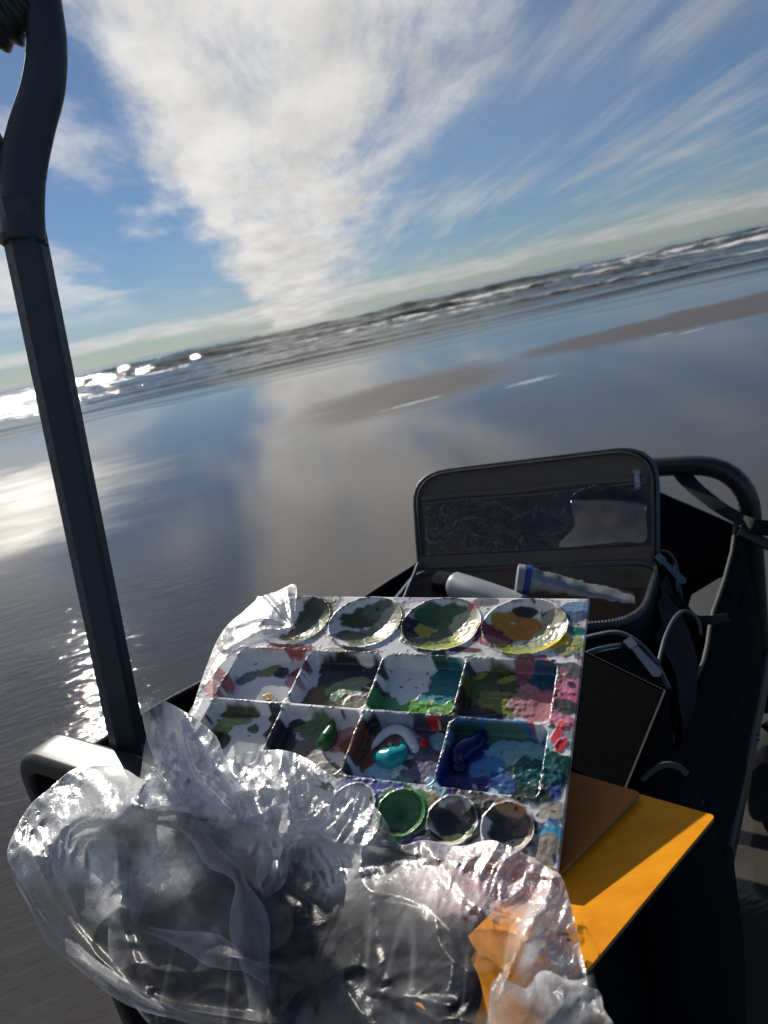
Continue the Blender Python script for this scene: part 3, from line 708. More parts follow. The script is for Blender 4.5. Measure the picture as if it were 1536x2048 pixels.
v, f = slab([pw(HX0+.012, HY0+.003, -.0128), pw(HX1-.012, HY0+.003, -.0128), pw(HX1-.012, HY1-.012, -.0128), pw(HX0+.012, HY1-.012, -.0128)], PZv, .0006)
mesh('palette_underside', v, f, M['whiteplastic'], palette, smooth=False)
# fresh dollops
def dollop(name, pts, radii, rgb, rough=.22, flat=.75, sub=1):
    mt = simple('fresh_'+name, lin(*rgb), rough, 0, .08, 200, .05, .0003, .3)
    mt.node_tree.nodes['Principled BSDF'].inputs['Coat Weight'].default_value = .25
    mt.node_tree.nodes['Principled BSDF'].inputs['Coat Roughness'].default_value = .08
    P = []
    for (x, y, zz) in pts:
        a_, b_ = ploc(x, y, -WELLD+.002); P.append(pw(a_, b_, -WELLD+zz/1000))
    path = catmull(P, 9); rr = np.interp(np.linspace(0, 1, len(path)), np.linspace(0, 1, len(radii)), radii)/1000
    v, f = sweep(path, circ(1, 18), up=PZv, scale=[(q, q*flat) for q in rr])
    o = mesh('paint_dollop', v, f, mt, palette); o['label'] = f'fresh {name} paint dollop'
dollop('sap green', [(650, 1500, 1.2), (652, 1488, 2.2), (658, 1476, 3.2), (664, 1462, 3.6), (667, 1450, 4.2), (668, 1443, 5.2)], [2.0, 6.2, 6.0, 4.2, 2.0, .2], (40, 84, 42))
dollop('white', [(742, 1497, .8), (752, 1484, 1.4), (770, 1466, 1.6), (790, 1458, 1.8), (810, 1464, 1.8), (822, 1480, 1.8), (829, 1496, 1.6), (826, 1504, 1.2)], [.4, 2.6, 3.4, 3.6, 3.6, 3.8, 3.4, 1.4], (214, 214, 226), flat=.62)
dollop('turquoise', [(748, 1512, 1.4), (762, 1514, 2.2), (782, 1516, 2.6), (800, 1508, 2.6), (806, 1494, 2.2), (803, 1482, 1.8)], [2.2, 5.2, 7.2, 6.2, 2.6, 1.0], (22, 152, 158))
dollop('red', [(838, 1494, 1.0), (846, 1488, 2.0), (853, 1482, 2.6), (856, 1476, 2.8)], [1.0, 3.0, 2.6, .5], (176, 22, 34))
dollop('navy blue', [(910, 1530, 1.2), (917, 1513, 2.4), (932, 1498, 2.8), (950, 1488, 3.0), (962, 1476, 3.2), (966, 1466, 3.6), (964, 1459, 4.2)], [3.4, 7.2, 6.8, 5.6, 4.4, 2.2, .2], (8, 14, 84))
dollop('navy blue', [(908, 1520, 1.0), (916, 1532, 1.8), (930, 1536, 1.6)], [2, 5.0, 3.0], (10, 16, 72))
dollop('dark green', [(424, 1466, .8), (432, 1470, 1.6), (440, 1463, 1.6)], [1.5, 3.5, 1.2], (30, 62, 30))

# ================================================================== ORANGE PANELS
ZP = -.2945
pn = np.array([.0, .0, 1.0]); pn /= np.linalg.norm(pn)
p0 = PZ(1160, 1797, ZP)
def rectpanel(name, c, e1, e2, w, l, mat, n, label):
    """corner c, unit edges e1,e2"""
    pts = fillet([c, c+e1*w, c+e1*w+e2*l, c+e2*l], .003, 4, closed=True)
    e = thing(name, label, 'panel', pts.mean(0)-n*.004, 'wooden painting panels')
    v, f = slab(pts, n, .0008); o = mesh('painted_face', v, f, mat, e, smooth=False); fix_normals(o)
    v, f = slab(pts-n*.0008, n, .0018); o = mesh('board', v, f, M['panel_edge'], e, smooth=False); fix_normals(o)
    return e
c0 = PP(1431, 1631, p0, pn); ea = PP(1170, 1945, p0, pn)-c0; ea /= np.linalg.norm(ea)
eb = PP(1280, 1588, p0, pn)-c0; eb /= np.linalg.norm(eb)
rectpanel('painting_panel', c0, ea, eb, .17, .054, M['orange'], pn, 'bright orange board lying partly in sun on the wagon edge')
q0 = p0+pn*.0042
n2 = pn
c1 = PP(1281, 1584, q0, n2); e1 = PP(1115, 1750, q0, n2)-c1; e1 /= np.linalg.norm(e1)
e2 = PP(1140, 1543, q0, n2)-c1; e2 /= np.linalg.norm(e2)
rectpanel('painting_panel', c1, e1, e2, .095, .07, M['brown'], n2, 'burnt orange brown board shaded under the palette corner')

# ================================================================== PORTFOLIO
pa, pb2, pc, pd = PX(1330, 1382, .555), PX(1243, 1596, .505), PX(930, 1500, .60), PX(1010, 1226, .66)
nn = np.cross(pb2-pa, pd-pa); nn /= np.linalg.norm(nn)
if np.dot(nn, FW) > 0: nn = -nn
pd = pa+(pd-pa)-nn*np.dot(pd-pa, nn); pc = pb2+(pd-pa)
pf = thing('portfolio_case', 'black cloth portfolio standing behind the palette with stitched edge', 'case', (pb2+pc)/2)
pts = np.array([pa, pb2, pc, pd])
v, f = slab(pts, nn, .022); o = mesh('cover', v, f, M['portfolio'], pf, smooth=False); fix_normals(o)
st = []
for (s0, s1, cnt) in ((pa, pb2, 70), (pa, pd, 60)):
    for k in range(cnt):
        t_ = (k+.5)/cnt; c = s0*(1-t_)+s1*t_+nn*.0006; dr = (s1-s0)/np.linalg.norm(s1-s0)
        st.append(box(c, dr*.0008, nn*.0004, np.cross(nn, dr)*(.0007 if cnt == 70 else .0003)))
v, f = join(st); o = mesh('stitching', v, f, M['piping'], pf, smooth=False); o['kind'] = 'stuff'

# ================================================================== BLACK POUCH
zc_ = PX(1335, 1600, .53); zpch = thing('zip_pouch', 'small black zip pouch tucked between orange board and wagon side', 'pouch', np.array([zc_[0], zc_[1], zb+.008]))
V = []; F = []; nu, nv = 24, 12; hgt_ = zc_[2]+.012-(zb+.008)
for j in range(nv):
    q = j/(nv-1)
    for i in range(nu):
        an = 2*math.pi*i/nu; r_ = math.sin(math.pi*min(.5, .04+q*.9))**.5*(1+.05*perlin(an*1.2, q*3, 33)[()])
        p = A*(math.cos(an)*.07*r_)+B*(math.sin(an)*.034*r_)
        V.append([zc_[0]+p[0], zc_[1]+p[1], zb+.008+hgt_*(1-q)])
for j in range(nv-1):
    for i in range(nu): l = (i+1) % nu; F.append((j*nu+i, (j+1)*nu+i, (j+1)*nu+l, j*nu+l))
F.append(tuple(range(nu))); F.append(tuple((nv-1)*nu+i for i in range(nu-1, -1, -1)))
fix_normals(mesh('body', V, F, M['fabric'], zpch))
arc = catmull([PX(1282, 1558, .525), PX(1300, 1540, .522), PX(1325, 1527, .52), PX(1352, 1530, .52), PX(1372, 1545, .522)], 5)
v, f = sweep(arc, rrect(.004, .005, .001, 2), up=-FW); zt_o = mesh('zipper', v, f, M['webbing'], zpch)
tz = []
for k in range(len(arc)-1):
    for i in range(2):
        c = arc[k]+(arc[k+1]-arc[k])*(i+.5)/2; d_ = arc[k+1]-arc[k]; d_ /= np.linalg.norm(d_); s_ = np.cross(d_, -FW); tz.append(box(c-FW*.003, d_*.0006, s_*.002, FW*.0006))
v, f = join(tz); o = mesh('zipper_teeth', v, f, M['piping'], zt_o, smooth=False); o['kind'] = 'stuff'

# ================================================================== TOILETRY BAG
h0_, h1_ = PX(838, 1142, .91), PX(1318, 1126, .79)
t1_, t0_ = PX(1317, 888, .85), PX(823, 948, .965)
zbag = zb+.008
bag = thing('toiletry_bag', 'dark slate toiletry bag with its taupe lined lid open', 'bag', (h0_+h1_)/2*np.array([1, 1, 0])+np.array([0, 0, zbag]))
def bil(s, q): return (h0_*(1-s)+h1_*s)*(1-q)+(t0_*(1-s)+t1_*s)*q
LW, LH = np.linalg.norm(h1_-h0_), np.linalg.norm(t0_-h0_)
lnv = np.cross(h1_-h0_, t0_-h0_); lnv /= np.linalg.norm(lnv)
if np.dot(lnv, FW) > 0: lnv = -lnv           # faces the camera
def lid_outline(inset=0.0, n=7, r=.048):
    w, hh = LW-2*inset, LH-inset*1.0
    pts = [(inset, 0), (inset+w, 0), (inset+w, hh), (inset, hh)]
    P = fillet([(x, y, 0) for x, y in pts], [0, 0, r-inset*.5, r-inset*.5], n, closed=True)
    return P[:, :2]
def lidp(x, y, off): return bil(x/LW, y/LH)+lnv*off
def lidmesh(name, inset, off, th, mat, parent, puff=0.0, res=26, edge=False):
    # radial fill of the outline so the panel can puff and crease
    o2 = lid_outline(inset); c = o2.mean(0); R = 12; V = []; F = []
    K = len(o2)
    for r in range(R+1):
        t_ = r/R
        for k in range(K):
            x, y = c+(o2[k]-c)*t_
            pf_ = puff*(1-t_**3)+.0022*perlin(x*34, y*60, 3)[()]*(1-t_**6)+.0012*perlin(x*90, y*120, 4)[()]*(1-t_**6)
            V.append(lidp(x, y, off+pf_))
    for r in range(R):
        for k in range(K):
            l = (k+1) % K; F.append((r*K+k, r*K+l, (r+1)*K+l, (r+1)*K+k))
    n0 = len(V)
    for k in range(K):
        x, y = o2[k]; V.append(lidp(x, y, off-th))
    for k in range(K):
        l = (k+1) % K; F.append((R*K+k, R*K+l, n0+l, n0+k))
    F.append(tuple(range(n0, n0+K)))
    o = mesh(name, V, F, M[mat], parent, sharp=60); fix_normals(o); return o
lid = lidmesh('lid', .0, -.004, .016, 'bagshell', bag)
lining = lidmesh('lid_lining', .004, .0, .003, 'lining', lid, puff=-.002)
ol = lid_outline(.001, 7)
pathl = [lidp(x, y, .001) for x, y in np.concatenate([ol[1:], ol[:1]])]
v, f = sweep(pathl, circ(.0024, 8), up=lnv); mesh('lid_piping', v, f, M['zip'], lid)
v, f = sweep([lidp(x, y, .0035) for x, y in np.concatenate([lid_outline(.006)[1:], lid_outline(.006)[:1]])], rrect(.002, .005, .0009, 2), up=lnv); mesh('lid_seam', v, f, M['lining'], lid)
# clear vinyl pocket
def vinyl():
    mt, t, b, o = material('clear_vinyl')
    tr = t.node('ShaderNodeBsdfTransparent'); tr.inputs[0].default_value = (.80, .77, .75, 1)
    gl = t.node('ShaderNodeBsdfGlossy'); gl.inputs['Roughness'].default_value = .05; gl.inputs['Color'].default_value = (.95, .95, 1, 1)
    tc = t.node('ShaderNodeTexCoord'); n = t.noise(tc.outputs['Object'], 26, 4, .55, 1.0)
    bp = t.node('ShaderNodeBump'); t.set(bp.inputs['Height'], n); bp.inputs['Strength'].default_value = .35; bp.inputs['Distance'].default_value = .006
    t.l.new(bp.outputs[0], gl.inputs['Normal'])
    fr = t.node('ShaderNodeFresnel'); fr.inputs[0].default_value = 1.5; t.l.new(bp.outputs[0], fr.inputs['Normal'])
    mx = t.node('ShaderNodeMixShader'); t.set(mx.inputs[0], S(t, fr.outputs[0])*1.6+.02); t.l.new(tr.outputs[0], mx.inputs[1]); t.l.new(gl.outputs[0], mx.inputs[2])
    t.l.new(mx.outputs[0], o.inputs[0]); return mt
M['vinyl'] = vinyl()
VC = [(.045, .085, .052, .055), (.052, .055, .066, .035), (.088, .072, .072, .050), (.072, .050, .060, .032), (.130, .085, .126, .055), (.126, .055, .140, .050), (.020, .050, .026, .026), (.030, .066, .022, .080), (.150, .088, .168, .084), (.100, .040, .108, .062), (.110, .085, .116, .072), (.155, .040, .150, .060)]
nu, nv = 130, 60; G = np.zeros((nu, nv, 3))
for i in range(nu):
    for j in range(nv):
        s, q = i/(nu-1), j/(nv-1); x = .014+s*(LW-.028); y = .020+q*(.074-.006*s)
        w_ = .0007*perlin(s*9, q*4, 12)[()]
        r1_ = perlin(s*4.2+.5*q, q*1.7-s*1.5, 12)[()]; r2_ = perlin(s*7.5-q, q*2.6+s, 15)[()]; g_ = perlin(s*5+9, q*3, 21)[()]
        w_ += .0018*math.exp(-(r1_/.03)**2)*min(1, max(0, g_*3+.1))+.0016*math.exp(-(r2_/.05)**2)*min(1, max(0, -g_*3))
        bul = .007*math.exp(-((s-.80)/.14)**2-((q-.55)/.40)**2)
        G[i, j] = lidp(x, y, .004+w_+bul)
mesh('clear_pocket', G.reshape(-1, 3), gridfaces(nu, nv), M['vinyl'], lid)
def strip(pts, w, th, name, mat, parent, up):
    v, f = sweep(pts, rrect(w, th, min(w, th)*.4, 2), up=up); return mesh(name, v, f, M[mat], parent, sharp=50)
strip([lidp(.012+k*(LW-.024)/10, .0985-.001*k/10+.0012*math.sin(k*1.1), .0042) for k in range(11)], .006, .0016, 'pocket_zipper', 'lining', lid, lnv)
strip([lidp(.012+k*(LW-.024)/10, .0905+.001*math.sin(k*.8), .0044) for k in range(11)], .003, .0014, 'pocket_hem', 'lining', lid, lnv)
# pocket puller
pc1 = lidp(LW-.022, .103, .007)
v, f = box(pc1, (h1_-h0_)/LW*.004, (t0_-h0_)/LH*.003, lnv*.0025); o1 = mesh('zip_slider', v, f, M['zipmetal'], lid, smooth=False)
pup = PX(1288, 980, 1)-PX(1285, 945, 1); pup /= np.linalg.norm(pup)
v, f = slab(fillet([pc1+lnv*.003-np.cross(lnv, pup)*.003, pc1+lnv*.003+np.cross(lnv, pup)*.003, pc1+lnv*.005+pup*.021+np.cross(lnv, pup)*.0035, pc1+lnv*.005+pup*.021-np.cross(lnv, pup)*.0035], .0015, 3, closed=True), lnv, .0015)
o1 = mesh('zip_pull', v, f, M['zipmetal'], lid, smooth=False); fix_normals(o1)
# body: open tub below the hinge
bx_ = (h1_-h0_)/LW; by_ = np.cross(bx_, Zv); by_ = by_ if np.dot(by_, FW) < 0 else -by_; by_ /= np.linalg.norm(by_)
DEP = .15
def tub(s, zf, inset=0.0, slump=0.0):
    """closed loop of the body at parameter s in 0..1, height zf"""
    r = fillet([h0_+bx_*inset+by_*inset, h1_-bx_*inset+by_*inset, h1_-bx_*(inset+.012)+by_*(DEP-inset), h0_+bx_*(inset+.0)+by_*(DEP-inset)], [.03, .03, .05, .05], 6, closed=True)
    return r
K = len(tub(0, 0)); V = []; F = []
rz = h0_[2]-.004
levels = [(rz, .0), (rz-.02, -.006), (rz-.06, -.012), (rz-.12, -.012), (rz-.20, -.008), (zbag+.004, .01)]
for zz, ins in levels:
    lp = tub(0, 0, ins)
    for k, p in enumerate(lp): V.append([p[0]+.004*perlin(k*.5, zz*20, 6)[()], p[1]+.004*perlin(k*.5, zz*20, 7)[()], zz])
for r in range(len(levels)-1):
    for k in range(K):
        l = (k+1) % K; F.append((r*K+k, r*K+l, (r+1)*K+l, (r+1)*K+k))
F.append(tuple((len(levels)-1)*K+k for k in range(K)))
body = mesh('body', V, F, M['bagshell'], bag); fix_normals(body)
V = []; F = []
lv2 = [(rz+.0005, .003), (rz-.03, .006), (rz-.07, .010), (rz-.10, .03)]
for zz, ins in lv2:
    for k, p in enumerate(tub(0, 0, ins)): V.append([p[0]+.003*perlin(k*.6, zz*30, 9)[()], p[1]+.003*perlin(k*.6, zz*30, 8)[()], zz])
for r in range(len(lv2)-1):
    for k in range(K):
        l = (k+1) % K; F.append((r*K+k, (r+1)*K+k, (r+1)*K+l, r*K+l))
F.append(tuple((len(lv2)-1)*K+k for k in range(K-1, -1, -1)))
mesh('body_lining', V, F, M['lining'], body)
rimp = tub(0, 0, .0); rimp[:, 2] = rz+.002
v, f = sweep(rimp, rrect(.004, .007, .0015, 2), up=Zv, closed=True); mesh('rim_zipper', v, f, M['zip'], body)
teeth = []
for k in range(len(rimp)):
    p, q = rimp[k], rimp[(k+1) % len(rimp)]; n_ = max(1, int(np.linalg.norm(q-p)/.003))
    for i in range(n_):
        c = p+(q-p)*(i+.5)/n_; d_ = (q-p)/np.linalg.norm(q-p); teeth.append(box(c+Zv*.004, d_*.0009, Zv*.0008, np.cross(d_, Zv)*.0018))
v, f = join(teeth); o = mesh('zipper_teeth', v, f, M['zipmetal'], body, smooth=False); o['kind'] = 'stuff'
# lining gusset between lid and body
G = np.zeros((24, 8, 3))
for i in range(24):
    for j in range(8):
        s, q = i/23, j/7
        G[i, j] = lidp(.004+s*(LW-.008), .018*(1-q), .004+.012*q)-Zv*(.035*q)+by_*(.004*perlin(s*8, q*2, 14)[()])
mesh('hinge_lining', G.reshape(-1, 3), gridfaces(24, 8), M['lining'], bag)
# slider + long puller at the right hinge end
def puller(c, d, n, ln=.034, w=.0042, parent=bag, mat='pull'):
    d = d/np.linalg.norm(d); s = np.cross(n, d); s /= np.linalg.norm(s)
    v, f = box(c, d*.005, s*.004, np.cross(d, s)*.003); a_ = mesh('zip_slider', v, f, M['zipmetal'], parent, smooth=False)
    v, f = slab(fillet([c+n*.004-s*w*.6, c+n*.004+s*w*.6, c+d*ln+n*.004+s*w, c+d*(ln+.003)+n*.004, c+d*ln+n*.004-s*w], .0014, 3, closed=True), n, .0016)
    p_ = mesh('zip_pull', v, f, M[mat], a_, smooth=False); fix_normals(p_)
puller(PX(1320, 1118, .785), PX(1356, 1150, .77)-PX(1322, 1116, .785), -FW)
# zipper tail looping at the hinge end
v, f = sweep(catmull([PX(1318, 1100, .80), PX(1338, 1106, .80), PX(1352, 1130, .80), PX(1356, 1165, .79), PX(1364, 1205, .78)], 6), rrect(.003, .006, .001, 2), up=-FW); mesh('zipper_tail', v, f, M['zip'], bag)
# small steel end at the left hinge
v, f = sweep(catmull([PX(836, 1128, .90), PX(828, 1150, .88), PX(815, 1180, .85), PX(800, 1220, .82)], 6), rrect(.004, .005, .001, 2), up=-FW); mesh('zipper_tail', v, f, M['zip'], bag)
# front pocket, mouth unzipped
fz = by_*DEP
G = np.zeros((26, 12, 3))
fpR = PX(1338, 1378, .62); fpM = PX(1245, 1270, .655); fpL = PX(1000, 1310, .69)
arc = catmull([fpL, PX(1120, 1290, .67), PX(1185, 1272, .66), PX(1235, 1265, .652), PX(1275, 1284, .645), PX(1310, 1322, .635), fpR], 6)
n_ = len(arc); G = np.zeros((n_, 10, 3))
for i in range(n_):
    for j in range(10):
        q = j/9; G[i, j] = arc[i]+by_*(.030*math.sin(math.pi*q*.75))-Zv*(q*.16)+bx_*.0
o = mesh('front_pocket', G.reshape(-1, 3), gridfaces(n_, 10), M['bagshell'], bag)
v, f = sweep(arc, rrect(.0035, .006, .001, 2), up=-FW); mesh('pocket_zipper', v, f, M['zip'], o)
low_ = catmull([PX(1120, 1330, .645), PX(1180, 1304, .64), PX(1215, 1294, .64), PX(1255, 1288, .645)], 8)
v, f = sweep(low_, rrect(.003, .006, .001, 2), up=-FW); mesh('pocket_zipper', v, f, M['zip'], o)
tt_ = []
for k in range(len(low_)-1):
    for i in range(3):
        c = low_[k]+(low_[k+1]-low_[k])*(i+.5)/3; d_ = low_[k+1]-low_[k]; d_ /= np.linalg.norm(d_); s_ = np.cross(d_, -FW); tt_.append(box(c-FW*.002-s_*.002*0, d_*.0007, s_*.0022, FW*.0007))
v, f = join(tt_); o3 = mesh('zipper_teeth', v, f, M['zipmetal'], o, smooth=False); o3['kind'] = 'stuff'
puller(PX(1262, 1288, .638), PX(1302, 1334, .62)-PX(1264, 1290, .638), -FW, .034, .0045)
# side handle loop and puckered side fabric
v, f = sweep(catmull([PX(1350, 1190, .775), PX(1385, 1235, .76), PX(1420, 1240, .76), PX(1455, 1235, .80)], 6), rrect(.010, .003, .001, 2), up=-FW); mesh('side_strap', v, f, M['webbing'], bag)
G = np.zeros((16, 14, 3))
for i in range(16):
    for j in range(14):
        s, q = i/15, j/13
        p = (h1_+by_*(s*DEP)); bl = .028*math.sin(math.pi*min(1, q*1.1))*(.5+.5*math.sin(math.pi*s))
        G[i, j] = p+bx_*(bl+.003+.006*perlin(s*4, q*4, 17)[()])-Zv*(.01+q*.17)
mesh('side_pocket', G.reshape(-1, 3), gridfaces(16, 14), M['bagshell'], bag)
v, f = sweep(catmull([PX(1316, 1330, .63), PX(1330, 1275, .66), PX(1350, 1235, .69), PX(1372, 1222, .71), PX(1395, 1240, .71), PX(1402, 1270, .70)], 6), circ(.0018, 6), up=-FW); mesh('side_piping', v, f, M['zip'], bag)

# ---- tubes lying in the bag
def tube(name, label, pts, rad, mats, group=None):
    path = catmull(pts, 8); e = thing(name, label, 'tube', path.mean(0)-Zv*.02, group); return e, path
e, path = tube('lotion_tube', 'white plastic tube with dark cap inside the open bag', [PX(905, 1170, .83), PX(960, 1182, .80), PX(1040, 1206, .77)], None, None)
n_ = len(path); v, f = sweep(path, circ(1, 20), up=Zv, scale=[(.0165, .0165*(1-.65*i/n_)) if i > 0 else (.012, .012) for i in range(n_)]); mesh('tube_body', v, f, M['whiteplastic'], e, sharp=50)
d_ = path[0]-path[2]; d_ /= np.linalg.norm(d_)
v, f = sweep([path[0], path[0]+d_*.022, path[0]+d_*.024], circ(.0135, 20), up=Zv, scale=[1, 1, .85]); mesh('cap', v, f, M['fabric'], e, sharp=40)
e, path = tube('paint_tube', 'crumpled silver paint tube with blue band and white cap in the bag', [PX(1058, 1160, .79), PX(1110, 1168, .785), PX(1180, 1182, .775), PX(1268, 1196, .765)], None, None)
n_ = len(path); v, f = sweep(path, circ(1, 24), up=Zv, scale=[(.0155*(1+.05*math.sin(i*.9+1)), .0155*(1-.86*(i/n_)**.8)*(1+.08*math.sin(i*1.1))) for i in range(n_)])
v = v+np.array([[.0012*perlin(p[0]*160, p[2]*160+p[1]*120, 19)[()]]*3 for p in v]); mesh('tube_body', v, f, M['foil'], e, sharp=25)
d_ = path[0]-path[3]; d_ /= np.linalg.norm(d_)
v, f = sweep([path[1]+d_*.002, path[0]+d_*.004], circ(.0172, 24), up=Zv); mesh('blue_band', v, f, M['bluecap'], e, sharp=40)
v, f = sweep([path[0]+d_*.004, path[0]+d_*.006, path[0]+d_*.013, path[0]+d_*.014], circ(.0165, 24), up=Zv, scale=[.9, 1, .98, .85]); mesh('cap', v, f, M['whiteplastic'], e, sharp=40)

# ================================================================== NAVY SACK under the film

# ================================================================== PLASTIC BAG
def film_mat():
    mt, t, b, o = material('thin_plastic_film')
    tc = t.node('ShaderNodeTexCoord'); ob = tc.outputs['Object']
    n1 = t.noise(ob, 44, 4, .55, .8); n2 = t.noise(ob, 170, 3, .6, .8)
    r1 = 1.0 - T_abs(t, n1-.5)*2.0; r2 = 1.0 - T_abs(t, n2-.5)*2.0
    ak = t.node('ShaderNodeAttribute', attribute_name='crinkle'); crk = S(t, ak.outputs['Fac'])
    hgt = (r1*.7 + r2*.35)*(crk*.8+.25)
    bp = t.node('ShaderNodeBump'); t.set(bp.inputs['Height'], hgt); bp.inputs['Strength'].default_value = .8; bp.inputs['Distance'].default_value = .0030
    ap = t.node('ShaderNodeAttribute', attribute_name='film'); milk = S(t, ap.outputs['Fac'])
    at = t.node('ShaderNodeAttribute', attribute_name='tint'); tint = at.outputs['Color']
    tr = t.node('ShaderNodeBsdfTransparent'); t.l.new(t.mix(.35, (.96, .97, 1, 1), tint), tr.inputs[0])
    tl = t.node('ShaderNodeBsdfTranslucent'); t.l.new(tint, tl.inputs[0]); t.l.new(bp.outputs[0], tl.inputs['Normal'])
    df = t.node('ShaderNodeBsdfDiffuse'); t.l.new(tint, df.inputs[0]); t.l.new(bp.outputs[0], df.inputs['Normal'])
    m1 = t.node('ShaderNodeMixShader'); m1.inputs[0].default_value = .62; t.l.new(tl.outputs[0], m1.inputs[1]); t.l.new(df.outputs[0], m1.inputs[2])
    lw = t.node('ShaderNodeLayerWeight'); lw.inputs[0].default_value = .45; t.l.new(bp.outputs[0], lw.inputs['Normal'])
    op = (milk*(.75 + S(t, lw.outputs['Facing'])*1.1)).min(.92)
    m2 = t.node('ShaderNodeMixShader'); t.set(m2.inputs[0], op); t.l.new(tr.outputs[0], m2.inputs[1]); t.l.new(m1.outputs[0], m2.inputs[2])
    gl = t.node('ShaderNodeBsdfGlossy'); gl.inputs['Roughness'].default_value = .33; t.l.new(bp.outputs[0], gl.inputs['Normal'])
    fr = t.node('ShaderNodeFresnel'); fr.inputs[0].default_value = 1.45; t.l.new(bp.outputs[0], fr.inputs['Normal'])
    m3 = t.node('ShaderNodeMixShader'); t.set(m3.inputs[0], (S(t, fr.outputs[0])*.75*(crk*.85+.035)).min(.6)); t.l.new(m2.outputs[0], m3.inputs[1]); t.l.new(gl.outputs[0], m3.inputs[2])
    t.l.new(m3.outputs[0], o.inputs[0]); return mt
def T_abs(t, v): return t.math('ABSOLUTE', v)
M['film'] = film_mat()
def rbf(pts, qx, qy, sm=1e-3):
    P = np.array(pts, float); s = 1/400.
    def phi(r): return np.where(r > 1e-9, r*r*np.log(r+1e-9), 0)
    n = len(P); D = np.hypot(P[:, None, 0]-P[None, :, 0], P[:, None, 1]-P[None, :, 1])*s
    Am = np.zeros((n+3, n+3)); Am[:n, :n] = phi(D)+np.eye(n)*sm
    Q = np.stack([np.ones(n), P[:, 0]*s, P[:, 1]*s], -1); Am[:n, n:] = Q; Am[n:, :n] = Q.T
    w = np.linalg.solve(Am, np.r_[P[:, 2], 0, 0, 0])
    out = w[n]+w[n+1]*qx*s+w[n+2]*qy*s
    for i in range(n): out = out+w[i]*phi(np.hypot(qx-P[i, 0], qy-P[i, 1])*s)
    return out
def inpoly(x, y, poly):
    c = np.zeros(x.shape, bool); P = poly
    for i in range(len(P)):
        (x0, y0), (x1, y1) = P[i-1], P[i]
        k = ((y0 > y) != (y1 > y)) & (x < (x1-x0)*(y-y0)/(y1-y0+1e-12)+x0); c ^= k
    return c
def snap(x, y, poly):
    bd = np.full(x.shape, 1e18); bx = x.copy(); by = y.copy()
    for i in range(len(poly)):
        a = np.array(poly[i-1], float); d = np.array(poly[i], float)-a
        t = np.clip(((x-a[0])*d[0]+(y-a[1])*d[1])/(d@d+1e-12), 0, 1)
        qx, qy = a[0]+t*d[0], a[1]+t*d[1]; dd = (x-qx)**2+(y-qy)**2
        k = dd < bd; bd[k] = dd[k]; bx[k] = qx[k]; by[k] = qy[k]
    return bx, by, np.sqrt(bd)
def paldepth(x, y):
    d = FW+np.multiply.outer((x-IW/2)/FPX, RT)-np.multiply.outer((y-IH/2)/FPX, UP)
    return ((MO-CAMP)@PZv)/(d@PZv)
ZONES = ((190, 1590, 130, 60, 1), (60, 1690, 60, 70, 1), (130, 1650, 100, 110, .75), (215, 1740, 50, 90, .6), (330, 1540, 60, 60, .7), (390, 1450, 90, 60, 1), (440, 1550, 90, 60, .9), (560, 1620, 130, 90, 1), (680, 1690, 70, 80, .9), (580, 1540, 100, 50, .9),
         (980, 1750, 140, 70, .9), (1100, 1870, 50, 120, 1), (1140, 1960, 60, 60, 1), (330, 1730, 70, 60, .45), (300, 1640, 60, 60, .5), (700, 1630, 50, 50, .8))
def zone(x, y):
    c = 0*x
    for cx, cy, rx, ry, w in ZONES: c = np.maximum(c, w*np.exp(-(((x-cx)/rx)**2+((y-cy)/ry)**2)**1.4))
    return c
def crinkle0(x, y): return np.clip(zone(x, y)*(.85+.6*fbm(x/60, y/60, 2, 88)), 0, 1)
